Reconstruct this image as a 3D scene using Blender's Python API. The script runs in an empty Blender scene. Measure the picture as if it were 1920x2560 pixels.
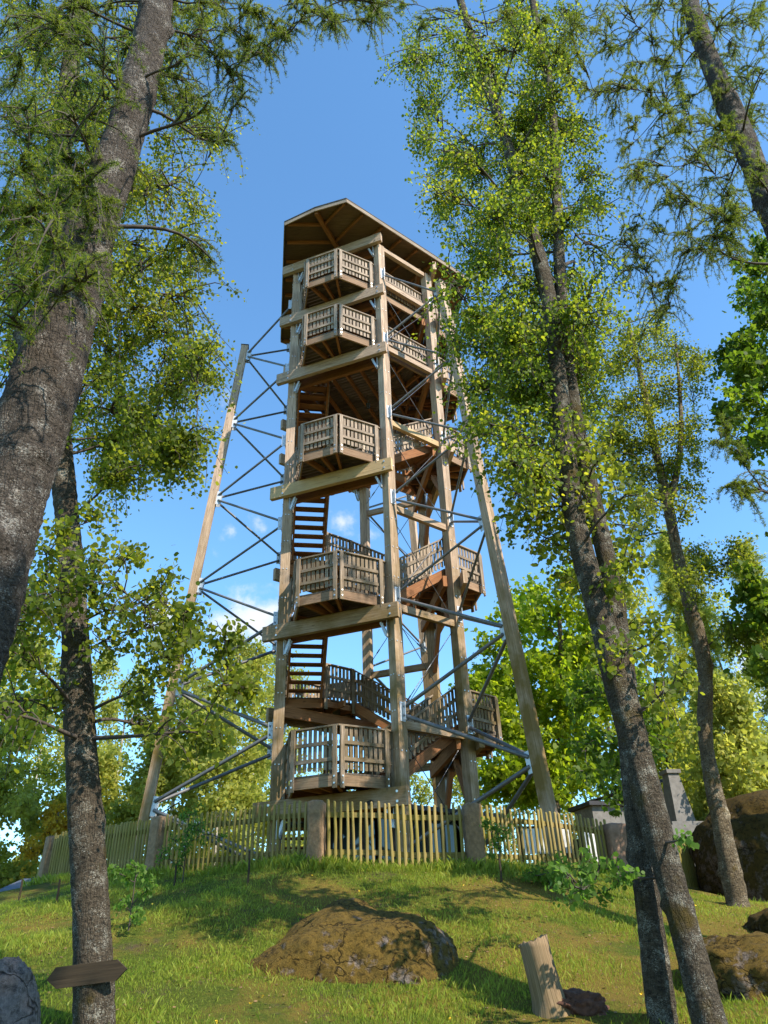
import bpy, bmesh, math, random
import numpy as np
from mathutils import Vector
rng = np.random.default_rng(7); random.seed(7)
R = math.radians
S = bpy.context.scene
COL = S.collection
# ------------------------------------------------------------------ camera
F_PX, PITCH, ROLL = 1845.756, 0.542755, -0.0380755
cp, sp_, cr, sr = math.cos(PITCH), math.sin(PITCH), math.cos(ROLL), math.sin(ROLL)
FW = np.array([0, cp, sp_]); U0 = np.array([0, -sp_, cp]); X0 = np.array([1., 0, 0])
RT = cr*X0 + sr*U0; UP = -sr*X0 + cr*U0
cam = bpy.data.cameras.new('camera'); camo = bpy.data.objects.new('camera', cam); COL.objects.link(camo)
cam.sensor_fit = 'VERTICAL'; cam.sensor_height = 36; cam.lens = 36*F_PX/2560
cam.clip_start = 0.05; cam.clip_end = 3000
from mathutils import Matrix
camo.matrix_world = Matrix(((RT[0], UP[0], -FW[0], 0), (RT[1], UP[1], -FW[1], 0), (RT[2], UP[2], -FW[2], 0), (0, 0, 0, 1)))
S.camera = camo
# ------------------------------------------------------------------ light
SUN_AZ, SUN_EL = R(-38), R(42)
w = bpy.data.worlds.new('World'); S.world = w; w.use_nodes = True
nt = w.node_tree; bg = nt.nodes['Background']; bg.inputs[1].default_value = 0.15
sky = nt.nodes.new('ShaderNodeTexSky'); sky.sky_type = 'NISHITA'; sky.sun_disc = False
sky.sun_elevation = SUN_EL; sky.sun_rotation = R(90)-SUN_AZ
sky.air_density = 1.0; sky.dust_density = 0.0; sky.ozone_density = 1.0
skt = nt.nodes.new('ShaderNodeMixRGB'); skt.blend_type = 'MULTIPLY'; skt.inputs[0].default_value = 1; skt.inputs[2].default_value = (.79, 1.17, 1.35, 1); nt.links.new(sky.outputs[0], skt.inputs[1])
# a few small fair-weather clouds (direction based, part of the sky itself)
tc = nt.nodes.new('ShaderNodeTexCoord')
def wn(t, **k):
    n = nt.nodes.new(t)
    for a, b in k.items(): setattr(n, a, b)
    return n
nz = wn('ShaderNodeTexNoise'); nz.inputs['Scale'].default_value = 16; nz.inputs['Detail'].default_value = 8; nz.inputs['Roughness'].default_value = .62
nt.links.new(tc.outputs['Generated'], nz.inputs['Vector'])
cl_in = None
def pdir(u, v):
    d = FW + RT*(u-960)/F_PX - UP*(v-1280)/F_PX
    return d/np.linalg.norm(d)
for (u, v, rad, amt) in ((645, 1550, .050, 1.0), (590, 1575, .034, .9), (410, 1535, .036, .95), (470, 1570, .02, .6), (578, 1335, .018, .62), (655, 1325, .020, .66), (855, 1310, .028, .75), (930, 1335, .024, .7), (580, 990, .018, .5), (535, 1385, .012, .45),
                         (1900, 1640, .05, 1.0), (1920, 1750, .06, .9), (80, 1950, .06, .6), (1560, 1900, .05, .6)):
    vd = wn('ShaderNodeVectorMath', operation='DISTANCE'); nt.links.new(tc.outputs['Generated'], vd.inputs[0]); vd.inputs[1].default_value = pdir(u, v)
    m1 = wn('ShaderNodeMapRange'); m1.inputs[1].default_value = 0; m1.inputs[2].default_value = rad*1.5; m1.inputs[3].default_value = amt; m1.inputs[4].default_value = 0
    nt.links.new(vd.outputs['Value'], m1.inputs[0])
    if cl_in is None: cl_in = m1.outputs[0]
    else:
        mx = wn('ShaderNodeMath', operation='MAXIMUM'); nt.links.new(cl_in, mx.inputs[0]); nt.links.new(m1.outputs[0], mx.inputs[1]); cl_in = mx.outputs[0]
ad = wn('ShaderNodeMath', operation='MULTIPLY_ADD'); nt.links.new(nz.outputs[0], ad.inputs[0]); ad.inputs[1].default_value = 2.4
nt.links.new(cl_in, ad.inputs[2])
mr = wn('ShaderNodeMapRange'); mr.interpolation_type = 'SMOOTHSTEP'; mr.inputs[1].default_value = 1.55; mr.inputs[2].default_value = 2.3; nt.links.new(ad.outputs[0], mr.inputs[0])
mm = wn('ShaderNodeMath', operation='MINIMUM'); nt.links.new(mr.outputs[0], mm.inputs[0])
m5 = wn('ShaderNodeMath', operation='MULTIPLY'); nt.links.new(cl_in, m5.inputs[0]); m5.inputs[1].default_value = 3.0; nt.links.new(m5.outputs[0], mm.inputs[1])
mix = wn('ShaderNodeMixRGB'); nt.links.new(mm.outputs[0], mix.inputs[0]); nt.links.new(skt.outputs[0], mix.inputs[1]); mix.inputs[2].default_value = (3.9, 4.1, 4.3, 1)
nt.links.new(mix.outputs[0], bg.inputs[0])
sl = bpy.data.lights.new('sun', 'SUN'); sl.energy = 5.0; sl.angle = R(0.5); sl.color = (1, .92, .79)
so = bpy.data.objects.new('sun', sl); COL.objects.link(so)
SD = Vector((math.cos(SUN_EL)*math.cos(SUN_AZ), math.cos(SUN_EL)*math.sin(SUN_AZ), math.sin(SUN_EL)))
so.rotation_euler = SD.to_track_quat('Z', 'Y').to_euler(); so.location = SD*60
S.view_settings.view_transform = 'Standard'; S.view_settings.look = 'None'; S.view_settings.exposure = 0.8; S.view_settings.gamma = 1
S.cycles.max_bounces = 8; S.cycles.transparent_max_bounces = 8

# ------------------------------------------------------------------ helpers
def at(u, v, Y):
    d = FW + RT*(u-960)/F_PX - UP*(v-1280)/F_PX
    return d*(Y/d[1])
def ppm(P): return F_PX/float(np.dot(P, FW))           # photo px per metre at a point
def link(o, parent=None):
    COL.objects.link(o)
    if parent is not None: o.parent = parent
    return o
def tag(o, label=None, cat=None, group=None, kind=None):
    if label: o['label'] = label
    if cat: o['category'] = cat
    if group: o['group'] = group
    if kind: o['kind'] = kind
    return o
def thing(name, label, cat, group=None, loc=(0, 0, 0)):
    o = bpy.data.objects.new(name, None); o.location = loc; o.empty_display_size = .3
    link(o); return tag(o, label, cat, group)
def mesh_np(name, V, Fc, mat, parent=None, k=None, smooth=False, uv=None, rel=None):
    """V (n,3); Fc (m,k) ints"""
    me = bpy.data.meshes.new(name)
    V = np.asarray(V, np.float32); Fc = np.asarray(Fc, np.int32); m, k = Fc.shape
    if rel is not None: V = V - np.asarray(rel, np.float32)
    me.vertices.add(len(V)); me.vertices.foreach_set('co', V.ravel())
    me.loops.add(m*k); me.loops.foreach_set('vertex_index', Fc.ravel())
    me.polygons.add(m); me.polygons.foreach_set('loop_start', np.arange(0, m*k, k, dtype=np.int32))
    if smooth: me.polygons.foreach_set('use_smooth', np.ones(m, bool))
    me.update(calc_edges=True)
    if uv is not None:
        l = me.uv_layers.new(name='UVMap'); l.data.foreach_set('uv', np.asarray(uv, np.float32).ravel())
    me.materials.append(mat)
    o = bpy.data.objects.new(name, me); return link(o, parent)
def unit(v): v = np.asarray(v, float); return v/(np.linalg.norm(v)+1e-12)
class MB:
    """collects timber shapes with grain-along-length UVs and builds ONE mesh object"""
    def __init__(s): s.v = []; s.f = []; s.uv = []; s.sm = []
    def quad(s, pts, uvs, smooth=False):
        b = len(s.v); s.v += [tuple(p) for p in pts]; s.f.append(tuple(range(b, b+len(pts)))); s.uv += uvs; s.sm.append(smooth)
    def bar(s, p0, p1, w_, h_, up=(0, 0, 1), ch=0.0):
        """timber from p0 to p1; w_ across, h_ along up"""
        p0 = np.array(p0, float); p1 = np.array(p1, float); d = p1-p0; L = np.linalg.norm(d); d /= L
        sd = np.cross(d, up)
        if np.linalg.norm(sd) < 1e-4: sd = np.cross(d, (1, 0, 0))
        sd = unit(sd); u = unit(np.cross(sd, d))
        a, b = sd*w_/2, u*h_/2
        c = [p0-a-b, p0+a-b, p0+a+b, p0-a+b, p1-a-b, p1+a-b, p1+a+b, p1-a+b]
        ou, ov = random.random()*30, random.random()*30
        for (i, j, k, l, wd) in ((0, 1, 5, 4, w_), (1, 2, 6, 5, h_), (2, 3, 7, 6, w_), (3, 0, 4, 7, h_)):
            ov += .37
            s.quad([c[i], c[j], c[k], c[l]], [(ou, ov), (ou, ov+wd), (ou+L, ov+wd), (ou+L, ov)])
        s.quad([c[3], c[2], c[1], c[0]], [(ou, ov), (ou, ov+w_), (ou+h_, ov+w_), (ou+h_, ov)])
        s.quad([c[4], c[5], c[6], c[7]], [(ou, ov), (ou, ov+w_), (ou+h_, ov+w_), (ou+h_, ov)])
        return s
    def prism(s, poly, z0, z1, gd=(1, 0)):
        """vertical prism of a plan polygon; grain along gd"""
        n = len(poly); ou, ov = random.random()*30, random.random()*30; gd = unit(gd); gp = np.array([-gd[1], gd[0]])
        f = lambda p: (ou+float(np.dot(p[:2], gd)), ov+float(np.dot(p[:2], gp)))
        area = sum(poly[i][0]*poly[(i+1) % n][1]-poly[(i+1) % n][0]*poly[i][1] for i in range(n))
        if area < 0: poly = poly[::-1]
        s.quad([(p[0], p[1], z1) for p in poly], [f(p) for p in poly])
        s.quad([(p[0], p[1], z0) for p in poly[::-1]], [f(p) for p in poly[::-1]])
        for i in range(n):
            p, q = poly[i], poly[(i+1) % n]; L = math.hypot(q[0]-p[0], q[1]-p[1])
            s.quad([(p[0], p[1], z0), (q[0], q[1], z0), (q[0], q[1], z1), (p[0], p[1], z1)], [(ou, ov), (ou+L, ov), (ou+L, ov+z1-z0), (ou, ov+z1-z0)])
        return s
    def tube(s, pts, rad, n=10, cap=True, smooth=True):
        pts = [np.array(p, float) for p in pts]
        if not hasattr(rad, '__len__'): rad = [rad]*len(pts)
        rings = []; L = 0; us = []
        d0 = unit(pts[1]-pts[0]); ref = np.cross(d0, (0, 0, 1))
        if np.linalg.norm(ref) < .05: ref = np.cross(d0, (1, 0, 0))
        ref = unit(ref)
        for i, p in enumerate(pts):
            d = unit(pts[min(i+1, len(pts)-1)]-pts[max(i-1, 0)])
            ref = unit(ref-d*np.dot(ref, d)); b = np.cross(d, ref)
            rings.append([p+rad[i]*(ref*math.cos(2*math.pi*k/n)+b*math.sin(2*math.pi*k/n)) for k in range(n)])
            if i: L += np.linalg.norm(p-pts[i-1])
            us.append(L)
        c = 2*math.pi*max(rad)/n
        for i in range(len(pts)-1):
            for k in range(n):
                s.quad([rings[i][k], rings[i][(k+1) % n], rings[i+1][(k+1) % n], rings[i+1][k]], [(us[i], k*c), (us[i], (k+1)*c), (us[i+1], (k+1)*c), (us[i+1], k*c)], smooth)
        if cap:
            s.quad(rings[0][::-1], [(0, 0)]*n); s.quad(rings[-1], [(0, 0)]*n)
        return s
    def build(s, name, mat, parent=None, bevel=0):
        me = bpy.data.meshes.new(name); me.from_pydata(s.v, [], s.f); me.update()
        l = me.uv_layers.new(name='UVMap'); l.data.foreach_set('uv', np.array(s.uv, np.float32).ravel())
        me.polygons.foreach_set('use_smooth', np.array(s.sm, bool))
        me.materials.append(mat); o = bpy.data.objects.new(name, me)
        if any(s.sm):
            bm = bmesh.new(); bm.from_mesh(me); bmesh.ops.remove_doubles(bm, verts=bm.verts, dist=1e-5)
            for e in bm.edges:
                if len(e.link_faces) == 2 and e.calc_face_angle(0) > R(50): e.smooth = False
            bm.to_mesh(me); bm.free()
        return link(o, parent)

# ------------------------------------------------------------------ materials
def newmat(name):
    m = bpy.data.materials.new(name); m.use_nodes = True; t = m.node_tree
    return m, t, t.nodes['Principled BSDF']
def N(t, ty, ins=None, **k):
    n = t.nodes.new(ty)
    for a, b in k.items(): setattr(n, a, b)
    if ins:
        for a, b in ins.items():
            if isinstance(b, bpy.types.NodeSocket): t.links.new(b, n.inputs[a])
            else: n.inputs[a].default_value = b
    return n
def ramp(t, fac, stops):
    n = t.nodes.new('ShaderNodeValToRGB'); e = n.color_ramp.elements
    while len(e) > 1: e.remove(e[0])
    e[0].position = stops[0][0]; e[0].color = (*stops[0][1], 1)
    for p, c in stops[1:]:
        x = e.new(p); x.color = (*c, 1)
    t.links.new(fac, n.inputs[0]); return n.outputs[0]
def noise(t, vec, scale, detail=4, rough=.55, dist=0):
    return N(t, 'ShaderNodeTexNoise', {'Vector': vec, 'Scale': scale, 'Detail': detail, 'Roughness': rough, 'Distortion': dist}).outputs[0]
def mixc(t, fac, a, b, mode='MIX'):
    n = t.nodes.new('ShaderNodeMixRGB'); n.blend_type = mode
    for i, x in ((0, fac), (1, a), (2, b)):
        if isinstance(x, bpy.types.NodeSocket): t.links.new(x, n.inputs[i])
        else: n.inputs[i].default_value = x if i == 0 else (*x, 1)
    return n.outputs[0]
def wood(name, dark, light, algae=None, zr=(3, 13), amt=.8, grey=None):
    m, t, p = newmat(name)
    uv = N(t, 'ShaderNodeUVMap').outputs[0]
    mp = N(t, 'ShaderNodeMapping', {'Vector': uv, 'Scale': (1.6, 34, 1)}).outputs[0]
    g = noise(t, mp, 1.0, 6, .6, .4)
    g2 = noise(t, uv, 1.3, 3, .6)
    k = N(t, 'ShaderNodeTexVoronoi', {'Vector': N(t, 'ShaderNodeMapping', {'Vector': uv, 'Scale': (2.2, 7, 1)}).outputs[0], 'Scale': 1.0}).outputs['Distance']
    knot = N(t, 'ShaderNodeMapRange', {0: k, 1: .05, 2: .14, 3: .5, 4: 1}).outputs[0]
    c = ramp(t, g, [(.3, dark), (.7, light)])
    c = mixc(t, N(t, 'ShaderNodeMapRange', {0: g2, 1: .35, 2: .7, 3: 0, 4: .55}).outputs[0], c, tuple(x*.55 for x in light))
    c = mixc(t, 1.0, c, N(t, 'ShaderNodeCombineColor', {0: knot, 1: knot, 2: knot}).outputs[0], 'MULTIPLY')
    crk = noise(t, N(t, 'ShaderNodeMapping', {'Vector': uv, 'Scale': (.9, 46, 1)}).outputs[0], 1.0, 3, .5, .15)
    crk = N(t, 'ShaderNodeMapRange', {0: crk, 1: .63, 2: .67, 3: 1, 4: .38}).outputs[0]
    c = mixc(t, 1.0, c, N(t, 'ShaderNodeCombineColor', {0: crk, 1: crk, 2: crk}).outputs[0], 'MULTIPLY')
    rnd = N(t, 'ShaderNodeNewGeometry')
    isl = N(t, 'ShaderNodeMapRange', {0: rnd.outputs['Random Per Island'], 1: 0, 2: 1, 3: .66, 4: 1.18}).outputs[0]
    c = mixc(t, 1.0, c, N(t, 'ShaderNodeCombineColor', {0: isl, 1: isl, 2: isl}).outputs[0], 'MULTIPLY')
    if algae:
        z = N(t, 'ShaderNodeSeparateXYZ', {0: rnd.outputs['Position']}).outputs[2]
        zf = N(t, 'ShaderNodeMapRange', {0: z, 1: zr[0], 2: zr[1], 3: 1, 4: 0}).outputs[0]
        n3 = noise(t, rnd.outputs['Position'], 1.1, 5, .6)
        n4 = N(t, 'ShaderNodeMapRange', {0: n3, 1: .3, 2: .62}).outputs[0]
        fa = N(t, 'ShaderNodeMath', {0: zf, 1: n4}, operation='MULTIPLY').outputs[0]
        fa = N(t, 'ShaderNodeMath', {0: fa, 1: amt}, operation='MULTIPLY').outputs[0]
        c = mixc(t, fa, c, algae)
    t.links.new(c, p.inputs['Base Color']); p.inputs['Roughness'].default_value = .82; p.inputs['Specular IOR Level'].default_value = .25
    b = N(t, 'ShaderNodeBump', {'Height': g, 'Strength': .35, 'Distance': .01}).outputs[0]; t.links.new(b, p.inputs['Normal'])
    return m
M_post = wood('weathered_timber', (.21, .13, .085), (.70, .51, .365), (.17, .105, .022), (6, 14), .95)
M_rail = wood('grey_railing_wood', (.10, .07, .05), (.56, .43, .32), (.10, .066, .018), (5.5, 13), .95)
M_new = wood('fresh_timber', (.52, .33, .16), (.74, .52, .28))
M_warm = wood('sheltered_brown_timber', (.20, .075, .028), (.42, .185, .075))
M_frame = wood('landing_frame_timber', (.20, .11, .06), (.45, .29, .18), (.22, .19, .09), (3, 8), .3)
M_floor = wood('floor_boards', (.085, .06, .042), (.20, .15, .11))
M_osb = wood('roof_sheathing', (.12, .07, .04), (.26, .165, .10))
M_fence = wood('mossy_fence_timber', (.17, .115, .045), (.42, .31, .13), (.22, .18, .03), (8, 20), .8)
M_sign = wood('old_sign_board', (.022, .015, .008), (.065, .045, .025))
M_stumpw = wood('bare_stump_wood', (.075, .045, .026), (.40, .27, .165), (.13, .09, .022), (-.6, .5), .85)
def plain(name, col, rough=.6, metal=0, var=.25, sc=8, bump=.2):
    m, t, p = newmat(name)
    g = N(t, 'ShaderNodeNewGeometry'); n = noise(t, g.outputs['Position'], sc, 6, .6)
    c = ramp(t, n, [(.25, tuple(x*(1-var) for x in col)), (.75, tuple(min(1, x*(1+var)) for x in col))])
    t.links.new(c, p.inputs['Base Color']); p.inputs['Roughness'].default_value = rough; p.inputs['Metallic'].default_value = metal
    b = N(t, 'ShaderNodeBump', {'Height': n, 'Strength': bump, 'Distance': .02}).outputs[0]; t.links.new(b, p.inputs['Normal'])
    return m
M_steel = plain('galvanised_tube', (.15, .148, .15), .55, .4, .25, 5, .05)
M_plate = plain('galvanised_plate', (.52, .54, .57), .5, .45, .15, 9, .05)
M_rod = plain('dark_rod', (.12, .12, .13), .4, .8)
M_bolt = plain('zinc_bolt', (.6, .6, .58), .35, .8)
M_felt = plain('dark_roof_felt', (.035, .033, .036), .85)
M_white = plain('white_render', (.46, .46, .50), .85, 0, .08, 3)
M_grey = plain('grey_concrete', (.16, .145, .13), .9, 0, .3, 6, .5)
M_panel = plain('pale_notice_panel', (.58, .56, .53), .7, 0, .15, 4)
M_dark = plain('dark_stained_wall', (.05, .038, .028), .8)
M_tin = plain('blue_grey_roof_sheet', (.12, .135, .175), .55, .2, .25, 3)
M_post_stone = plain('rough_granite', (.25, .155, .085), .95, 0, .35, 14, 1.0)
M_redstone = plain('brown_field_stone', (.22, .13, .085), .95, 0, .4, 7, 1.0)
M_soil = plain('rotten_red_wood', (.10, .04, .022), .95, 0, .5, 18, 1.0)
M_gl, t_, p_ = newmat('dark_window_glass'); p_.inputs['Base Color'].default_value = (.03, .045, .05, 1); p_.inputs['Roughness'].default_value = .04; p_.inputs['Specular IOR Level'].default_value = .4
def bark(name, dark, mid, lichen, sc=1.0, moss=None, lich=.52, horiz=2.2):
    m, t, p = newmat(name)
    g = N(t, 'ShaderNodeNewGeometry'); pos = g.outputs['Position']
    mp = N(t, 'ShaderNodeMapping', {'Vector': pos, 'Scale': (1, 1, horiz)}).outputs[0]
    n1 = noise(t, mp, 22*sc, 8, .72, .6); n2 = noise(t, pos, 5*sc, 6, .7); n3 = noise(t, mp, 70*sc, 4, .7)
    v = N(t, 'ShaderNodeTexVoronoi', {'Vector': N(t, 'ShaderNodeMapping', {'Vector': pos, 'Scale': (1, 1, .22)}).outputs[0], 'Scale': 34*sc}, feature='DISTANCE_TO_EDGE').outputs['Distance']
    c = ramp(t, n1, [(.34, dark), (.62, mid)])
    lf = N(t, 'ShaderNodeMath', {0: n2, 1: n3}, operation='ADD').outputs[0]
    lf = N(t, 'ShaderNodeMapRange', {0: lf, 1: lich*2, 2: lich*2+.12}).outputs[0]
    c = mixc(t, lf, c, lichen)
    if moss:
        mf = N(t, 'ShaderNodeMapRange', {0: noise(t, pos, 2.1, 5, .6), 1: .56, 2: .68}).outputs[0]
        c = mixc(t, mf, c, moss)
    t.links.new(c, p.inputs['Base Color']); p.inputs['Roughness'].default_value = .93; p.inputs['Specular IOR Level'].default_value = .15
    h = N(t, 'ShaderNodeMath', {0: N(t, 'ShaderNodeMapRange', {0: v, 1: 0, 2: .15}).outputs[0], 1: .28}, operation='MULTIPLY').outputs[0]
    h = N(t, 'ShaderNodeMath', {0: h, 1: n1}, operation='ADD').outputs[0]
    b = N(t, 'ShaderNodeBump', {'Height': h, 'Strength': 1.0, 'Distance': .05}).outputs[0]; t.links.new(b, p.inputs['Normal'])
    return m
M_bark_larch = bark('larch_bark', (.024, .019, .015), (.125, .10, .08), (.34, .31, .27), .9, None, .535)
M_bark_birch = bark('lichened_dark_bark', (.022, .017, .012), (.125, .097, .066), (.34, .32, .26), 1.0, (.085, .06, .014), .53)
M_bark_pale = bark('pale_birch_bark', (.16, .13, .10), (.55, .48, .38), (.7, .66, .58), .8, None, .5)
M_bark_mix = bark('mottled_trunk_bark', (.04, .028, .018), (.21, .155, .095), (.42, .35, .25), .8, (.14, .09, .02), .53)
M_branch = plain('dark_branch_bark', (.06, .045, .034), .9)
def leafm(name, cols, trans, tf=.55, gloss=.55):
    """cols: list of albedo colours picked per leaf; trans: transmitted tint"""
    m, t, p = newmat(name)
    g = N(t, 'ShaderNodeNewGeometry'); rnd = g.outputs['Random Per Island']
    n = noise(t, g.outputs['Position'], .55, 3, .6)
    f = N(t, 'ShaderNodeMath', {0: N(t, 'ShaderNodeMath', {0: rnd, 1: .55}, operation='MULTIPLY').outputs[0], 1: N(t, 'ShaderNodeMapRange', {0: n, 1: .3, 2: .7, 3: 0, 4: .45}).outputs[0]}, operation='ADD').outputs[0]
    c = ramp(t, f, [(i/(len(cols)-1), x) for i, x in enumerate(cols)])
    t.links.new(c, p.inputs['Base Color']); p.inputs['Roughness'].default_value = gloss; p.inputs['Specular IOR Level'].default_value = .25
    tr = N(t, 'ShaderNodeBsdfTranslucent', {'Color': mixc(t, 1.0, c, trans, 'MULTIPLY')})
    mx = N(t, 'ShaderNodeMixShader', {0: tf, 1: p.outputs[0], 2: tr.outputs[0]})
    t.links.new(mx.outputs[0], t.nodes['Material Output'].inputs[0])
    return m
M_lf_birch = leafm('birch_leaf', [(.045, .072, .010), (.10, .135, .016), (.22, .24, .025)], (3.0, 2.6, 1.4))
M_lf_birchR = leafm('greener_birch_leaf', [(.042, .078, .010), (.095, .145, .016), (.23, .25, .024)], (3.0, 2.6, 1.4))  # leaf colour slightly greener than the other birch leaves
M_lf_larch = leafm('larch_needles', [(.045, .07, .013), (.085, .125, .018), (.18, .21, .025)], (2.8, 2.5, 1.3), .5)
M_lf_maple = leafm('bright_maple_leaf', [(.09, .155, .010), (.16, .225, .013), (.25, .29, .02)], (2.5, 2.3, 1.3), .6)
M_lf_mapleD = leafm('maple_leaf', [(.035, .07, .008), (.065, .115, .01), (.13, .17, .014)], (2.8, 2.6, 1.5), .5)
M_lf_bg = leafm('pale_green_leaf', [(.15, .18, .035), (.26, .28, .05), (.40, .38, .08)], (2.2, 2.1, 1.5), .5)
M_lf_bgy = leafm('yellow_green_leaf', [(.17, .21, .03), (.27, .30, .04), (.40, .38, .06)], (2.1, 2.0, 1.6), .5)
M_lf_yel = leafm('yellow_leaf', [(.28, .20, .02), (.40, .27, .02), (.5, .34, .03)], (2.0, 1.8, 1.2), .5)
M_lf_shrub = leafm('shrub_leaf', [(.05, .10, .015), (.08, .15, .02), (.13, .2, .03)], (2.6, 2.6, 2.0), .5)
M_grass = leafm('grass_blade', [(.11, .16, .018), (.20, .25, .028), (.36, .33, .06)], (2.2, 2.2, 1.4), .45, .5)
M_litter = plain('dead_leaf', (.19, .11, .05), .9, 0, .5, 12)
M_flower = plain('white_blossom', (.8, .78, .7), .6)
M_flowery = plain('yellow_blossom', (.75, .5, .03), .6)

# ------------------------------------------------------------------ ground
CX, CY, ANG, A_, B_ = -0.59257, 21.10386, R(-50.789), 3.39375, 2.29907
ctrl = [(0, 0, -1.6), (-6, 0, -1.8), (6, 0, -1.7), (0, 4, -1.25), (-5, 4, -1.35), (5, 4, -1.3), (0, -8, -2.2), (-12, -4, -2.6), (12, -4, -2.4)]
for (u, v, Y) in ((0, 2560, 7.8), (480, 2560, 7.9), (960, 2560, 8.0), (1440, 2560, 8.1), (1920, 2560, 8.2),
                  (0, 2400, 10.3), (560, 2440, 9.5), (960, 2450, 9.3), (1350, 2420, 9.8), (1880, 2430, 10),
                  (200, 2320, 11.6), (700, 2290, 11.4), (1130, 2300, 11.3), (1480, 2320, 11.4), (1860, 2330, 12),
                  (500, 2215, 13.4), (900, 2205, 12.9), (1300, 2215, 13.0), (1650, 2240, 13.9), (1860, 2262, 14.3),
                  (110, 2212, 18.5), (385, 2182, 15.5), (790, 2163, 13.8), (1180, 2168, 13.9), (1530, 2190, 16.0), (1700, 2208, 21), (0, 2258, 15), (1920, 2262, 17)):
    ctrl.append(tuple(at(u, v, Y)))
ctrl += [(-.6, 21, 1.55), (-4, 22, 1.6), (3, 22, 1.5), (-.6, 17, 1.5), (3, 17.5, 1.4), (-3, 26, 1.6), (3, 26, 1.4), (0, 32, 1.2), (-7, 24, 1.6), (8, 26, 1.1), (7, 32, .6),
         (-13.5, 22, -.2), (-17, 30, -3), (-13, 12, -.6), (-20, 14, -3.5), (0, 42, -3), (-14, 42, -4), (14, 42, -2.5), (13, 20, 1.1), (16, 28, .5), (14, 9, -.2), (26, 20, -2), (26, 40, -4), (-30, 30, -5), (30, 5, -3), (-26, 0, -4)]
ctrl = np.array(ctrl, float)
def tps(r): return np.where(r > 1e-9, r*r*np.log(r+1e-12), 0)
n_ = len(ctrl); K = tps(np.hypot(ctrl[:, None, 0]-ctrl[None, :, 0], ctrl[:, None, 1]-ctrl[None, :, 1])) + np.eye(n_)*.6
Pm = np.hstack([np.ones((n_, 1)), ctrl[:, :2]]); Am = np.zeros((n_+3, n_+3)); Am[:n_, :n_] = K; Am[:n_, n_:] = Pm; Am[n_:, :n_] = Pm.T
wts = np.linalg.solve(Am, np.concatenate([ctrl[:, 2], [0, 0, 0]]))
_ph = rng.uniform(0, 6.28, (14, 2)); _fr = rng.normal(0, 1, (14, 2))
def ground(x, y):
    x = np.asarray(x, float); y = np.asarray(y, float); sh = x.shape; x = x.ravel(); y = y.ravel()
    r = np.hypot(x[:, None]-ctrl[None, :, 0], y[:, None]-ctrl[None, :, 1])
    z = tps(r)@wts[:n_] + wts[n_]+wts[n_+1]*x+wts[n_+2]*y
    b = sum(np.sin(_fr[i, 0]*x*1.3+_fr[i, 1]*y*1.3+_ph[i, 0]) for i in range(14))*.011+sum(np.sin(_fr[i, 1]*x*6+_fr[i, 0]*y*6+_ph[i, 1]) for i in range(14))*.0035
    d = np.hypot(x-0, y-15); k = np.clip((d-24)/16, 0, 1); k = k*k*(3-2*k)
    z = np.maximum(z, -5.5)
    return ((z+b)*(1-k)+(-5.5)*k).reshape(sh)
def gz(x, y): return float(ground(np.array([x]), np.array([y]))[0])
def axis(lo, hi, st): return np.arange(lo, hi+1e-6, st)
xs = np.unique(np.concatenate([axis(-14, 14, .14), axis(-60, 60, 1.5), axis(-1500, 1500, 75)]))
ys = np.unique(np.concatenate([axis(3, 26, .14), axis(-40, 80, 1.5), axis(-1500, 1500, 75)]))
GX, GY = np.meshgrid(xs, ys); GZ = ground(GX, GY)
nx, ny = len(xs), len(ys); idx = np.arange(nx*ny).reshape(ny, nx)
Fg = np.stack([idx[:-1, :-1], idx[:-1, 1:], idx[1:, 1:], idx[1:, :-1]], -1).reshape(-1, 4)
m, t, p = newmat('mossy_lawn')
g = N(t, 'ShaderNodeNewGeometry'); pos = g.outputs['Position']
a1 = noise(t, pos, .55, 5, .6); a2 = noise(t, pos, 2.3, 6, .65); a3 = noise(t, pos, 28, 5, .7); a4 = noise(t, pos, 110, 3, .6)
c = ramp(t, a3, [(.3, (.05, .07, .010)), (.52, (.115, .145, .018)), (.8, (.22, .22, .04))])
mossc = ramp(t, a4, [(.3, (.17, .105, .022)), (.7, (.36, .24, .055))])
ms = N(t, 'ShaderNodeMath', {0: a1, 1: a2}, operation='ADD').outputs[0]
xx = N(t, 'ShaderNodeSeparateXYZ', {0: pos})
xb = N(t, 'ShaderNodeMapRange', {0: xx.outputs[0], 1: -3, 2: 3, 3: -.05, 4: .16}).outputs[0]
ms = N(t, 'ShaderNodeMath', {0: ms, 1: xb}, operation='ADD').outputs[0]
mf = N(t, 'ShaderNodeMapRange', {0: ms, 1: .94, 2: 1.16}).outputs[0]
c = mixc(t, N(t, 'ShaderNodeMath', {0: mf, 1: .8}, operation='MULTIPLY').outputs[0], c, mossc)
bare = N(t, 'ShaderNodeMapRange', {0: noise(t, pos, 1.5, 5, .7), 1: .58, 2: .68, 3: 0, 4: .75}).outputs[0]
c = mixc(t, bare, c, (.13, .085, .055))
t.links.new(c, p.inputs['Base Color']); p.inputs['Roughness'].default_value = .95; p.inputs['Specular IOR Level'].default_value = .1
hh = N(t, 'ShaderNodeMath', {0: a3, 1: a4}, operation='ADD').outputs[0]
t.links.new(N(t, 'ShaderNodeBump', {'Height': hh, 'Strength': 1, 'Distance': .05}).outputs[0], p.inputs['Normal'])
go = mesh_np('ground', np.stack([GX, GY, GZ], -1).reshape(-1, 3), Fg, m, smooth=True); tag(go, kind='structure')
go['label'] = 'grassy mossy hillside rising to the fence'

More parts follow.
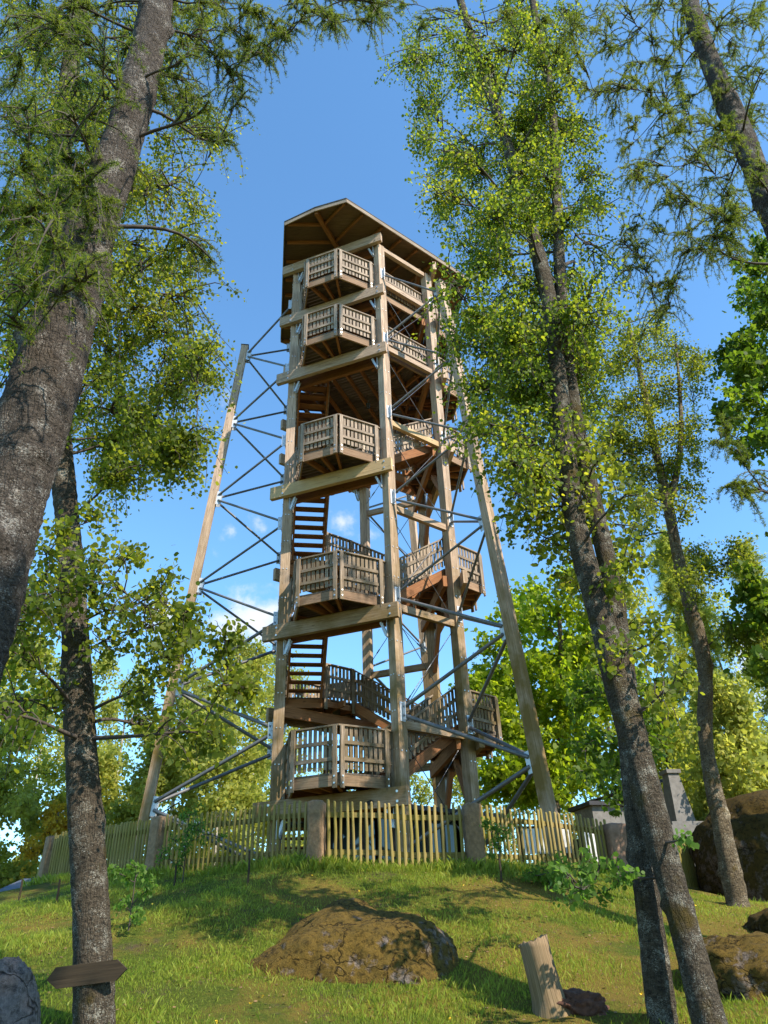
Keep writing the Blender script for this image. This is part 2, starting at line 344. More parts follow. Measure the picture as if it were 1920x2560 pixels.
# ------------------------------------------------------------------ lookout tower
C2 = np.array([CX, CY]); HB = (B_+2*A_)/(2*math.sqrt(3)); HL = (A_+2*B_)/(2*math.sqrt(3))
def pol(t): return np.array([math.cos(t), math.sin(t)])
LEG = [ANG, ANG+R(120), ANG+R(240)]              # leg sides: front right, back, left
LND = [ANG-R(60), ANG+R(60), ANG+R(180)]         # landing sides: front, right, back left
def v3(p, z): return np.array([p[0], p[1], z])
tower = thing('lookout_tower', 'tall timber lookout tower with stair landings, steel braces and pitched roof', 'tower', loc=(0, 0, 0))
posts = {}                                        # (side k, end -1/+1) -> xy
for k in range(3):
    n = pol(LEG[k]); ww = np.array([-n[1], n[0]])
    for e in (-1, 1): posts[k, e] = C2+n*HB+ww*e*B_/2
def gp(k, e): return posts[k, e]
ZP = [5.204+3.1506*i for i in range(6)]           # plate levels
ZN = [3.542+3.1506*i for i in range(6)]           # outer leg node levels
RN = [5.899-.2851*i for i in range(6)]
PW = .28
def bolt(mb, p, n, r=.028):
    mb.tube([p, p+np.array(n)*.018], r, 8, smooth=False)
for k in range(3):
    n = pol(LEG[k]); ww = np.array([-n[1], n[0]]); n3, w3 = v3(n, 0), v3(ww, 0)
    for e in (-1, 1):
        q = gp(k, e); mb = MB(); z0 = gz(*q)-.3
        # two laminated halves with a narrow joint between them
        zs_ = [z0, 8.6, 15.2, 22.55]
        for o in (-1, 1): mb.bar(v3(q, z0)+w3*o*PW*.2525, v3(q, 22.5)+w3*o*PW*.2525, PW*.49, PW, up=n3)
        po = mb.build('post', M_post, tower)
        bb = MB()
        z = 2.4
        while z < 22:
            for sgn in (-1, 1):
                bolt(bb, v3(q, z)+w3*sgn*.07+n3*PW/2, n3, .016)
                bolt(bb, v3(q, z+.05)+n3*sgn*.05-w3*e*-1*PW/2, w3*e, .016)
            z += .93
        bb.build('bolts', M_bolt, po)
    # ties on the leg side
    for i, z in enumerate(ZP+[22.75]):
        MB().bar(v3(gp(k, -1), z-.28)+w3*PW/2, v3(gp(k, 1), z-.28)-w3*PW/2, .14, .20).build('tie_beam', M_new if (k == 0 and i in (3,)) else M_post, tower)
    # outer leg
    lp = lambda z: v3(C2+n*(RN[0]-(z-ZN[0])*.2851/3.1506), z)
    gb = gz(*(C2+n*6.15)); mb = MB()
    for o in (-1, 1): mb.bar(lp(gb-.3)+w3*o*.0625, lp(ZN[5]+.45)+w3*o*.0625, .12, .25, up=n3)
    lo = mb.build('outer_leg', M_post, tower)
    tp = lp(ZN[5]+.45); MB().bar(tp, tp+np.array([0, 0, .02]), .29, .29, up=n3).build('metal_cap', M_felt, lo)
    # tubes, gussets
    for i in range(6):
        nd = lp(ZN[i])-n3*.13
        g_ = MB()
        for e in (-1, 1): g_.bar(nd+np.array([0, 0, -.24])+w3*e*.09+n3*.02, nd+np.array([0, 0, .24])+w3*e*.09-n3*.05, .012, .26, up=n3)
        g_.bar(nd+np.array([0, 0, -.26])-n3*-.01, nd+np.array([0, 0, .26])-n3*.0, .2, .012, up=n3)
        g_.build('gusset_plate', M_plate, tower)
        for e in (-1, 1):
            for lev, dz0, dz1 in ((i, .10, -.10), (i-1, -.10, .10)):
                zt = ZP[lev] if lev >= 0 else ZP[0]-3.15
                a = nd+w3*e*.09-n3*.06+np.array([0, 0, dz0]); b = v3(gp(k, e), zt+dz1)+n3*(PW/2+.05)+w3*e*-.02
                if lev < 0: b[2] = max(b[2], gz(b[0], b[1])+.15)
                rr = .048 if i < 2 else .037
                MB().tube([a, b], rr, 10).build('brace_tube', M_steel, tower)
    for i in range(6):
        for e in (-1, 1):
            pl = MB(); c = v3(gp(k, e), ZP[i])+n3*(PW/2+.01)
            pl.bar(c+np.array([0, 0, -.24]), c+np.array([0, 0, .24]), .16, .014, up=n3)
            pl.bar(c+np.array([0, 0, -.22])+n3*.06, c+np.array([0, 0, .22])+n3*.06, .014, .12, up=n3)
            for dz in (-.18, 0, .18): bolt(pl, c+n3*.008+w3*.05+np.array([0, 0, dz]), n3, .018)
            pl.build('gusset_plate', M_plate, tower)
    # tension rods on the leg side
    for i in range(0, 6):
        zb = ZP[i-1] if i else 2.2
        for e in (-1, 1):
            a = v3(gp(k, e), zb+.1)-n3*(.1+.02*e)-w3*e*PW/2; b = v3(gp(k, -e), ZP[i]-.5)-n3*(.1+.02*e)+w3*e*PW/2
            mb = MB().tube([a, b], .011, 6); mb.tube([a+(b-a)*.12, a+(b-a)*.17], .022, 8)
            mb.build('tension_rod', M_rod, tower)

def zlv(j, k): return 3.40+4.667*k+1.556*j
def bside(j):
    """frame of landing side j: normal n, along ww, post at -w end, post at +w end"""
    t = LND[j]; n = pol(t); ww = np.array([-n[1], n[0]])
    return n, ww, C2+n*HL-ww*A_/2, C2+n*HL+ww*A_/2
def beam(j, z, mat=M_post, h=.42):
    n, ww, p, q = bside(j); off = n*(PW/2*1.2+.10)
    o = MB().bar(v3(p-ww*.45+off, z-h/2), v3(q+ww*.22+off, z-h/2), .14, h).build('cross_beam', mat, tower)
    b = MB()
    for base, s_ in ((p, 1), (q, -1)):
        for dz in (-.1, -.32): bolt(b, v3(base+off+n*.07, z+dz), v3(n, 0), .03)
    b.build('bolts', M_bolt, o)
    # inner twin beam and steel brackets
    MB().bar(v3(p-ww*.1-n*.26, z-h/2), v3(q+ww*.1-n*.26, z-h/2), .12, h*.8).build('cross_beam', M_warm, tower)
    br = MB()
    for base, s_ in ((p, 1), (q, -1)):
        for dd in (-.05, .05):
            a = v3(base+n*(.12+dd)+ww*s_*.19, z-h-.42); br.bar(a, v3(base+n*(.12+dd)+ww*s_*.34, z-h-.02), .012, .07, up=v3(ww, 0))
        br.bar(v3(base+n*.12+ww*s_*.165, z-h-.44), v3(base+n*.12+ww*s_*.165, z-h), .14, .012, up=v3(ww, 0))
    br.build('bracket_pair', M_plate, o)
def strips(poly, gd, wd, gap):
    """clip convex polygon into boards running along gd"""
    gd = unit(gd); gp_ = np.array([-gd[1], gd[0]]); s0 = [float(np.dot(p, gp_)) for p in poly]
    def clip(P, c, sgn):
        out = []
        for i in range(len(P)):
            a, b = P[i], P[(i+1) % len(P)]; da, db = sgn*(np.dot(a, gp_)-c), sgn*(np.dot(b, gp_)-c)
            if da >= 0: out.append(a)
            if (da >= 0) != (db >= 0): out.append(a+(b-a)*(da/(da-db)))
        return out
    x = min(s0); res = []
    while x < max(s0):
        Q = clip(clip([np.array(p, float) for p in poly], x, 1), x+wd-gap, -1)
        if len(Q) >= 3: res.append(Q)
        x += wd
    return res
def floor(polys, z, parent, th=.04):
    mb = MB()
    for poly, gd in polys:
        for q in strips(poly, gd, .14, .012): mb.prism(q, z, z+th, gd)
    return mb.build('floor', M_floor, parent)
def railing(a, b, za, zb, outn, parent, h=1.07, drop=.0, endposts=(True, True), mat=None):
    """a,b xy ends; za,zb floor heights; outn outward normal"""
    mat = mat or M_rail
    a = np.array(a, float); b = np.array(b, float); L = np.linalg.norm(b-a); d = (b-a)/L; on = np.array(outn, float); on /= np.linalg.norm(on)
    zf = lambda s: za+(zb-za)*s/L
    r = MB(); P = lambda s, o, z: v3(a+d*s+on*o, zf(s)+z)
    r.bar(P(-.03, .02, h), P(L+.03, .02, h), .13, .04)
    for hz in (.30, .68): r.bar(P(0, .055, hz), P(L, .055, hz), .035, .085)
    n = max(2, int(round(L/.135))); pk = MB()
    for i in range(n):
        s = (i+.5)*L/n
        pk.bar(P(s, .022, .07+random.uniform(-.01, .01)), P(s, .022, h-.02), .085, .022, up=v3(on, 0))
    ro = r.build('railing', mat, parent); pk.build('balusters', mat, ro) if False else None
    for q in (pk,):
        ro2 = q.build('baluster_row', mat, parent)
    pc = 0
    for s, on_ in ((.05, endposts[0]), (L-.05, endposts[1])):
        if on_:
            MB().bar(P(s, .10, -.36-drop), P(s, .10, h-.02), .10, .045, up=v3(on, 0)).build('railing_post', mat, parent)
def stairsec(k, z0, z1, parent, nr=9, runa=-B_/2, runb=B_/2, rails=True):
    """flight in the lane inside leg side k, from e=-1 end (z0) to e=+1 end (z1)"""
    n = pol(LEG[k]); ww = np.array([-n[1], n[0]]); ri, ro_ = HB-1.28, HB-.22
    fl = bpy.data.objects.new('stair_flight', None); link(fl, parent)
    L = runb-runa; d = np.array([*(ww*L), z1-z0]); 
    for rr in (ri+.03, ro_-.03):
        a = v3(C2+n*rr+ww*runa, z0-.07); b = v3(C2+n*rr+ww*runb, z1-.07)
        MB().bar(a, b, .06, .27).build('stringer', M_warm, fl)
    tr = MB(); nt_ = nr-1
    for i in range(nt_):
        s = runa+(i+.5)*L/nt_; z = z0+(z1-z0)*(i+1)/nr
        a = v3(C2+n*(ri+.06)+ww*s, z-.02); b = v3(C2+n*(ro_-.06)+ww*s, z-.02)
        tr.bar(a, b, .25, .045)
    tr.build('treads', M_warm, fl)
    if rails:
        zz0, zz1 = z0+.1, z1+.1
        railing(C2+n*ro_+ww*runa, C2+n*ro_+ww*runb, zz0, zz1, n, fl, h=1.0)
        railing(C2+n*ri+ww*runa, C2+n*ri+ww*runb, zz0, zz1, -n, fl, h=1.0)
    return fl
def lane_pts(k, e):
    n = pol(LEG[k]); ww = np.array([-n[1], n[0]])
    return C2+n*(HB-.2)+ww*e*B_/2, C2+n*(HB-1.31)+ww*e*B_/2
def landing(j, z, full=False):
    n, ww, p, q = bside(j); L = lambda a, b: C2+n*a+ww*b
    lk, rk = (j+2) % 3, j                        # leg side before / after this landing
    po, pi = lane_pts(lk, 1); qo, qi = lane_pts(rk, -1)
    la = bpy.data.objects.new('landing', None); link(la, tower)
    outer = [L(2.50, -1.25), L(3.5, -.6), L(3.5, .6), L(2.50, 1.42)]
    poly = [pi, po, outer[0], outer[1], outer[2], outer[3], qo, qi]
    # floor split into convex pieces
    floor([([outer[0], outer[1], outer[2], outer[3]], ww), ([pi, po, outer[0], outer[3], qo, qi], ww)], z+.25, la)
    fr = MB()
    for a, b in ((0, 1), (1, 2), (2, 3)):
        d = unit(outer[b]-outer[a]); nn = np.array([d[1], -d[0]])
        fr.bar(v3(outer[a]-nn*.03, z+.125), v3(outer[b]-nn*.03, z+.125), .05, .25)
    fr.build('frame', M_frame, la)
    js = MB()
    for tgt, frm in ((L(3.42, -.5), L(2.2, -.15)), (L(3.42, .5), L(2.2, .15)), (L(2.6, 1.2), L(1.9, .7)), (L(2.6, -1.2), L(1.9, -.7)), (qi, L(2.2, .5)), (pi, L(2.2, -.5)), (qi, pi), (L(3.42, 0), L(1.3, 0))):
        js.bar(v3(frm, z+.12), v3(tgt, z+.12), .07, .18)
    for s in (-1, 1):   # frame along the lane mouth
        a, b = (pi, po) if s < 0 else (qi, qo)
        js.bar(v3(a, z+.105), v3(b, z+.105), .06, .27)
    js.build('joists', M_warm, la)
    zf = z+.29
    for a, b, ep in ((0, 1, (True, True)), (1, 2, (True, True)), (2, 3, (True, True))):
        d = unit(outer[b]-outer[a]); nn = np.array([d[1], -d[0]])
        railing(outer[a], outer[b], zf, zf, nn, la, endposts=ep)
    railing(outer[3], qo, zf, zf, n, la, endposts=(False, True)); railing(po, outer[0], zf, zf, n, la, endposts=(True, False))
    if not full:
        railing(pi, qi, zf, zf, -n, la, endposts=(True, True))
    bo = MB()
    for a, b in ((0, 1), (1, 2), (2, 3)):
        d = unit(outer[b]-outer[a]); nn = v3(np.array([d[1], -d[0]]), 0)
        for s in (outer[a]+d*.05, outer[b]-d*.05):
            for dz in (.04, .19): bolt(bo, v3(s, z+dz)+nn*.122, nn, .022)
    bo.build('bolts', M_bolt, la)
    return la
MFR = [M_post, M_post, M_new, M_post]
for k in range(3):
    for j in range(3):
        z = zlv(j, k); landing(j, z); beam(j, z, M_new if (j == 0 and k == 2) else M_post)
        stairsec(j, z+.29, z+1.556+.29, tower)
# flight from the ground up to the first landing
stairsec(2, zlv(0, 0)+.29-1.9, zlv(0, 0)+.29, tower, nr=10)
# knee braces under the right-hand landings
for k in range(3):
    n, ww, p, q = bside(1); z = zlv(1, k)-.45
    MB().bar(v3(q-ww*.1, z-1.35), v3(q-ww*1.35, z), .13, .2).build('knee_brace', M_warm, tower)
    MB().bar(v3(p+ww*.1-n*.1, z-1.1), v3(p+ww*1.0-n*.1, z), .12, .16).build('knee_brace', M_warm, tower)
# two full decks at the top
for z in (17.42, 20.16):
    for j in range(3):
        landing(j, z, full=True); beam(j, z)
    dk = bpy.data.objects.new('viewing_deck', None); link(dk, tower)
    inner = []
    for j in range(3):
        inner += [lane_pts((j+2) % 3, 1)[1], lane_pts(j, -1)[1]]
    pl = [(inner, pol(LND[0]+R(90)))]
    for k in (0, 1):
        a, b = lane_pts(k, -1); c, d = lane_pts(k, 1); n = pol(LEG[k]); pl.append(([b, a, c, d], pol(LEG[k])))
    floor(pl, z+.25, dk)
    for k in range(3):
        a = lane_pts(k, -1)[0]; b = lane_pts(k, 1)[0]; n = pol(LEG[k])
        railing(a, b, z+.29, z+.29, n, dk)
        MB().bar(v3(a, z+.11), v3(b, z+.11), .06, .28).build('edge_board', M_frame, dk)
    js = MB()
    for i in range(-4, 5):
        n = pol(LND[0]); ww = np.array([-n[1], n[0]]); s = i*.55; hl = math.sqrt(max(0, 2.3**2-s*s))
        js.bar(v3(C2+ww*s-n*hl*.82, z+.15), v3(C2+ww*s+n*hl*.82, z+.15), .07, .19)
    for k in range(3):
        n = pol(LEG[k]); ww = np.array([-n[1], n[0]])
        for s in (-.75, 0, .75):
            if k != 2: js.bar(v3(C2+n*1.5+ww*s, z+.14), v3(C2+n*2.4+ww*s, z+.14), .07, .18)
    js.build('joists', M_warm, dk)
stairsec(2, 17.71, 20.45, tower, nr=15)
# roof
zE, zA = 23.16, 23.62
rv = []
for j in range(3):
    for o in (-16.5, 16.5): rv.append(C2+pol(LND[j]+R(o))*4.36)
def rz(pt):
    """three planes falling towards the long edges"""
    d = max(float(np.dot(pt-C2, pol(LEG[k]))) for k in range(3)); return zA-(zA-zE)*d/3.1
roof = bpy.data.objects.new('roof', None); link(roof, tower)
def roofsheet(name, ins, z0, z1, mat):
    mb = MB(); cen = v3(C2, 0)
    for k in range(3):
        a = rv[(2*k+1)]; b = rv[(2*k+2) % 6]; m0 = (rv[2*k]+rv[2*k+1])/2; m1 = (rv[(2*k+2) % 6]+rv[(2*k+3) % 6])/2
        P = [C2, m0, a, b, m1]; P = [C2+(x-C2)*ins for x in P]
        for zz, fl in ((z1, 1), (z0, -1)):
            pts = [v3(x, rz(x)+zz) for x in P][::fl]; mb.quad(pts, [(x[0], x[1]) for x in pts])
        E_ = [P[1], P[2], P[3], P[4]]
        for i in range(3):
            x, y = E_[i], E_[i+1]
            mb.quad([v3(x, rz(x)+z0), v3(y, rz(y)+z0), v3(y, rz(y)+z1), v3(x, rz(x)+z1)], [(0, 0), (1, 0), (1, .1), (0, .1)])
    return mb.build(name, mat, roof)
roofsheet('sheathing', .985, 0, .03, M_osb); roofsheet('roof_covering', 1.008, .034, .075, M_felt)
fa = MB()
edge = []
for k in range(3):
    m0 = (rv[2*k]+rv[2*k+1])/2
    edge += [rv[2*k], m0, rv[2*k+1]]
for i in range(len(edge)):
    a, b = edge[i], edge[(i+1) % len(edge)]
    fa.bar(v3(a, rz(a)-.055), v3(b, rz(b)-.055), .035, .17)
fa.build('fascia', M_rail, roof)
for k in range(3):
    m0 = (rv[2*k]+rv[2*k+1])/2; e_ = C2+(m0-C2)*.985
    MB().bar(v3(C2, rz(C2)-.11), v3(e_, rz(e_)-.11), .13, .2).build('rafter', M_warm, roof)
for k in range(3):
    n = pol(LEG[k]); ww = np.array([-n[1], n[0]])
    for s in (-3.0, -2.2, -1.3, -.4, .4, 1.3, 2.2, 3.0):
        # jack rafter from the hip out to the long edge
        d0 = abs(s)/math.tan(R(60)) if abs(s) > .1 else 0
        a = C2+n*(d0+.02)+ww*s; b = C2+n*3.05+ww*s
        if d0 < 2.7: MB().bar(v3(a, rz(a)-.075), v3(b, rz(b)-.075), .07, .13).build('rafter', M_warm, roof)
for j in range(3): beam(j, 22.86)
# lantern under deck
lt = thing('lantern', 'small black lantern hanging under the lower viewing deck', 'lantern', loc=(0, 0, 0))
lp_ = v3(C2+pol(R(-70))*.5, 16.9)
MB().tube([lp_+[0, 0, .5], lp_+[0, 0, .12]], .01, 6).build('rod', M_rod, lt)
MB().tube([lp_+[0, 0, .13], lp_+[0, 0, .09], lp_+[0, 0, .08], lp_+[0, 0, -.1], lp_+[0, 0, -.12]], [.03, .09, .07, .07, .04], 10).build('lamp_body', M_felt, lt)

# ------------------------------------------------------------------ kiosk beneath the tower
ki = thing('ticket_kiosk', 'low dark glazed kiosk with overhanging shingle roof beneath the tower', 'kiosk')
kz = 1.45; n = pol(ANG); ww = np.array([-n[1], n[0]]); KC = C2+n*.25+ww*.2
def KP(a, b): return KC+n*a+ww*b
wl = MB()
for (a, b, c, d) in ((1.3, -1.3, 1.3, 1.4), (-1.3, -1.3, -1.3, 1.4)):
    for s in np.linspace(0, 1, 6): wl.bar(v3(KP(a, b+(d-b)*s), kz-.2), v3(KP(a, b+(d-b)*s), kz+1.65), .1, .1)
for (a, b, d) in ((1.4, -1.3, 1.3), (-1.3, -1.3, 1.3)):
    for s in np.linspace(0, 1, 6): wl.bar(v3(KP(b+(d-b)*s, a), kz-.2), v3(KP(b+(d-b)*s, a), kz+1.65), .1, .1)
wl.build('wall_frame', M_dark, ki)
gl = MB()
for (p0, p1) in ((KP(1.28, -1.25), KP(1.28, 1.35)), (KP(-1.25, -1.28), KP(1.25, -1.28)), (KP(-1.25, 1.38), KP(1.25, 1.38)), (KP(-1.28, -1.25), KP(-1.28, 1.35))):
    gl.bar(v3(p0, kz+.95), v3(p1, kz+.95), .012, 1.3)
gl.build('window_glass', M_gl, ki)
kb = MB()
for (p0, p1) in ((KP(1.3, -1.25), KP(1.3, 1.35)), (KP(-1.25, -1.3), KP(1.25, -1.3)), (KP(-1.25, 1.4), KP(1.25, 1.4)), (KP(-1.3, -1.25), KP(-1.3, 1.35))):
    kb.bar(v3(p0, kz+.1), v3(p1, kz+.1), .05, .5)
kb.build('wall_panel', M_frame, ki)
kr = MB(); q = [KP(2.0, -2.0), KP(2.0, 2.3), KP(-2.0, 2.3), KP(-2.0, -2.0)]; ap = v3(KC, kz+2.0)
for i in range(4):
    a, b = q[i], q[(i+1) % 4]
    for s in range(7):
        f0, f1 = s/7, (s+1)/7+.02
        P = lambda x, f, dz: v3(x, kz+1.66)*(1-f)+ap*f+np.array([0, 0, dz])
        kr.quad([P(a, f0, .05), P(b, f0, .05), P(b, min(f1, 1), .02), P(a, min(f1, 1), .02)], [(0, 0), (1, 0), (1, 1), (0, 1)])
    kr.bar(v3(a, kz+1.65), v3(b, kz+1.65), .05, .1)
kr.quad([v3(x, kz+1.64) for x in q], [(0, 0), (1, 0), (1, 1), (0, 1)])
kr.build('roof', M_felt, ki)

# ------------------------------------------------------------------ picket fence
FP = [at(92, 2214, 21.5), at(110, 2212, 18.5), at(385, 2180, 15.5), at(790, 2165, 13.8), at(1190, 2170, 13.9), at(1550, 2192, 16.0), at(1748, 2206, 19.5)]
fence = thing('picket_fence', 'mossy wooden picket fence with stone posts ringing the tower hilltop', 'fence')
tot = 0
for i in range(len(FP)-1):
    a, b = FP[i][:2], FP[i+1][:2]; L = np.linalg.norm(b-a); d = (b-a)/L; on = np.array([d[1], -d[0]])
    if on[1] > 0: on = -on
    far = i in (0, 5)
    pan = bpy.data.objects.new('fence_panel', None); link(pan, fence)
    s0, s1 = (.16, L-.16)
    for hz in (.20, .80):
        rl = MB()
        N_ = 5
        for q in range(N_):
            u0, u1 = s0+(s1-s0)*q/N_, s0+(s1-s0)*(q+1)/N_
            A = a+d*u0; B = a+d*u1
            rl.bar(v3(A-on*.01, gz(*A)+hz), v3(B-on*.01, gz(*B)+hz), .045, .085)
        rl.build('rail', M_fence, pan)
    npk = int(L/.122); allm = MB()
    for q in range(npk):
        s = s0+(s1-s0)*(q+.5)/npk; A = a+d*s+on*.035; z = gz(*A); lean = d*random.gauss(0, .012)
        mb = allm if far else MB(); hh = 1.03+random.gauss(0, .018); wd = random.uniform(.042, .056)
        b0 = v3(A, z+.01+random.uniform(-.03, .03)); t0 = v3(A+lean, z+hh-.03)
        mid = (b0+t0)/2+v3(d, 0)*random.gauss(0, .006)
        mb.tube([b0, mid, t0, t0+(t0-b0)*.02, t0+(t0-b0)*.03], [wd*.56, wd*.55, wd*.53, wd*.42, wd*.15], 7, smooth=True)
        if not far: mb.build('picket', M_fence, pan)
    if far: tag(allm.build('picket', M_fence, pan), kind='stuff')
# stone posts
def rough_block(P, w_, h_, name, parent, mat, nn, seed):
    r_ = np.random.default_rng(seed); bm = bmesh.new(); bmesh.ops.create_cube(bm, size=1)
    bmesh.ops.subdivide_edges(bm, edges=bm.edges[:], cuts=5, use_grid_fill=True)
    a = math.atan2(nn[1], nn[0])
    for v in bm.verts:
        x, y, z = v.co; z += .5
        t_ = 1-.10*z; k = max(abs(x), abs(y))*2
        v.co = Vector((x*w_*t_, y*w_*t_, z*h_))
        if z > .9 and k > .8: v.co.z -= .03
        v.co += Vector(r_.normal(0, .007, 3))
    bmesh.ops.rotate(bm, verts=bm.verts, cent=(0, 0, 0), matrix=Matrix.Rotation(a, 3, 'Z'))
    bmesh.ops.translate(bm, verts=bm.verts, vec=Vector((P[0], P[1], P[2]-.25)))
    me = bpy.data.meshes.new(name); bm.to_mesh(me); bm.free()
    for p in me.polygons: p.use_smooth = True
    me.materials.append(mat); return link(bpy.data.objects.new(name, me), parent)
for i in (1, 2, 3, 4):
    P = FP[i]; d = FP[i+1][:2]-FP[i-1][:2]
    rough_block((P[0], P[1], gz(P[0], P[1])), .27, 1.29, 'stone_post', fence, M_post_stone, d, i)
P = FP[5]; rough_block((P[0], P[1], gz(P[0], P[1])), .55, 1.25, 'stone_post', fence, M_redstone, (1, .3), 9)

# ------------------------------------------------------------------ rocks
def rockmat(name, stone, stone2, moss, amt):
    m, t, p = newmat(name); g = N(t, 'ShaderNodeNewGeometry'); pos = g.outputs['Position']
    n1 = noise(t, pos, 3.0, 8, .65, .4); n2 = noise(t, pos, 38, 6, .7); n3 = noise(t, pos, 140, 3, .6); n4 = noise(t, pos, 9, 6, .65)
    c = ramp(t, n2, [(.3, stone2), (.65, stone)])
    nzv = N(t, 'ShaderNodeSeparateXYZ', {0: g.outputs['Normal']}).outputs[2]
    f = N(t, 'ShaderNodeMath', {0: n1, 1: N(t, 'ShaderNodeMath', {0: nzv, 1: .16}, operation='MULTIPLY').outputs[0]}, operation='ADD').outputs[0]
    f = N(t, 'ShaderNodeMath', {0: f, 1: N(t, 'ShaderNodeMath', {0: n4, 1: .5}, operation='MULTIPLY').outputs[0]}, operation='ADD').outputs[0]
    f = N(t, 'ShaderNodeMapRange', {0: f, 1: amt, 2: amt+.10}).outputs[0]
    mc = ramp(t, n3, [(.3, tuple(x*.45 for x in moss)), (.7, moss)])
    mc = mixc(t, N(t, 'ShaderNodeMapRange', {0: n4, 1: .35, 2: .7}).outputs[0], mc, (moss[0]*.5, moss[1]*.55, moss[2]*.7))
    cav = N(t, 'ShaderNodeMapRange', {0: noise(t, pos, 17, 5, .7), 1: .36, 2: .5, 3: .35, 4: 1}).outputs[0]
    c = mixc(t, f, c, mc); c = mixc(t, 1.0, c, N(t, 'ShaderNodeCombineColor', {0: cav, 1: cav, 2: cav}).outputs[0], 'MULTIPLY')
    wv = N(t, 'ShaderNodeVectorMath', {0: pos, 1: N(t, 'ShaderNodeTexNoise', {'Vector': pos, 'Scale': 2.5, 'Detail': 4}).outputs['Color']}, operation='ADD').outputs[0]
    ck = N(t, 'ShaderNodeMapRange', {0: N(t, 'ShaderNodeTexVoronoi', {'Vector': N(t, 'ShaderNodeMapping', {'Vector': wv, 'Scale': (1, 1, 2.2)}).outputs[0], 'Scale': 1.15}, feature='DISTANCE_TO_EDGE').outputs['Distance'], 1: .004, 2: .022, 3: .3, 4: 1}).outputs[0]
    c = mixc(t, 1.0, c, N(t, 'ShaderNodeCombineColor', {0: ck, 1: ck, 2: ck}).outputs[0], 'MULTIPLY')
    t.links.new(c, p.inputs['Base Color']); p.inputs['Roughness'].default_value = .95; p.inputs['Specular IOR Level'].default_value = .15
    h = N(t, 'ShaderNodeMath', {0: N(t, 'ShaderNodeMath', {0: n2, 1: n3}, operation='ADD').outputs[0], 1: f}, operation='ADD').outputs[0]
    h = N(t, 'ShaderNodeMath', {0: h, 1: ck}, operation='ADD').outputs[0]
    t.links.new(N(t, 'ShaderNodeBump', {'Height': h, 'Strength': 1, 'Distance': .03}).outputs[0], p.inputs['Normal'])
    return m
M_rock = rockmat('mossy_granite', (.34, .27, .22), (.12, .088, .066), (.26, .16, .032), .66)
M_rock2 = rockmat('lichened_granite', (.24, .18, .14), (.08, .058, .042), (.13, .08, .016), .66)
M_rock3 = rockmat('bare_granite', (.34, .27, .24), (.14, .11, .10), (.16, .13, .05), 1.2)
from mathutils import noise as mn
def rock(name, label, c, size, mat, rot=0, seed=1, amp=.16, sub=5, tilt=(0, 0), flat=0, cat='boulder', group=None, planes=None):
    bm = bmesh.new(); bmesh.ops.create_icosphere(bm, subdivisions=sub, radius=1)
    if planes:
        for v in bm.verts:
            d = v.co.normalized(); acc = 0
            for (nx_, ny_, nz_, h_) in planes:
                q = (nx_*d.x+ny_*d.y+nz_*d.z)/math.sqrt(nx_*nx_+ny_*ny_+nz_*nz_)/h_
                if q > 0: acc += q**14
            r = acc**(-1/14); q = d*r+Vector((seed*7.3, seed*3.1, seed))
            r *= 1+.07*mn.noise(q*1.3)+.05*mn.noise(q*3)+.03*mn.noise(q*7)+.016*mn.noise(q*17)+.009*mn.noise(q*40)
            v.co = Vector((d.x*r*1.36, d.y*r*1.25, d.z*r*1.36))
    for v in ([] if planes else bm.verts):
        d = v.co.normalized(); q = d*1.1+Vector((seed*7.3, seed*3.1, seed))
        r = 1+amp*2.2*mn.noise(q)+amp*1.0*mn.noise(q*2.7)+amp*.55*mn.noise(q*6)+amp*.3*mn.noise(q*14)+amp*.12*mn.noise(q*34)
        p = d*r
        p = Vector([math.copysign(abs(x)**.82, x) for x in p])
        v.co = Vector((p.x*size[0], p.y*size[1], p.z*size[2]))
    bmesh.ops.rotate(bm, verts=bm.verts, cent=(0, 0, 0), matrix=Matrix.Rotation(tilt[0], 3, 'X') @ Matrix.Rotation(tilt[1], 3, 'Y'))
    bmesh.ops.rotate(bm, verts=bm.verts, cent=(0, 0, 0), matrix=Matrix.Rotation(rot, 3, 'Z'))
    me = bpy.data.meshes.new(name); bm.to_mesh(me); bm.free()
    for p in me.polygons: p.use_smooth = True
    me.materials.append(mat); o = bpy.data.objects.new(name, me); o.location = c; link(o); tag(o, label, cat, group); return o
P = at(838, 2440, 9.6); rock('boulder', 'large moss-covered boulder bulging from the slope in front of the fence', (P[0], P[1]+.6, P[2]-.36), (1, 1, 1), M_rock, R(-4), 3, sub=7,
     planes=((.05, -.25, 1, .74), (-.42, -.15, .9, .70), (.95, 0, .35, 1.12), (.15, -.9, .35, .86), (-.9, -.1, .45, 1.28), (0, 1, .2, 1.0), (-.45, -.8, .5, .92), (.65, -.65, .25, 1.05), (0, 0, -1, .6), (-1, .5, 0, 1.45), (.5, .3, .8, .95)))
P = at(1905, 2150, 18.5); rock('boulder', 'tall rounded dark boulder beside the fence end at the right edge', (P[0]+.3, P[1], P[2]-.15), (1.75, 1.5, 1.52), M_rock2, .3, 5, .08, 5)
P = at(1915, 2470, 9.4); rock('boulder', 'low moss-topped boulder to the right of the leaning twin trunks', (P[0]+.1, P[1]+.2, P[2]-.10), (.88, .8, .60), M_rock, .2, 8, .14)
P = at(1925, 2320, 12); rock('boulder', 'small brown boulder in the grass at the right edge above the low mossy one', (P[0]+.15, P[1], P[2]-.1), (.5, .5, .32), M_rock2, .2, 12, .16, 4)
P = at(-5, 2580, 5.4); rock('boulder', 'bare grey-pink rock in the bottom left corner', (P[0]-.05, P[1], P[2]-.12), (.27, .3, .50), M_rock3, .5, 4, .1, 5)
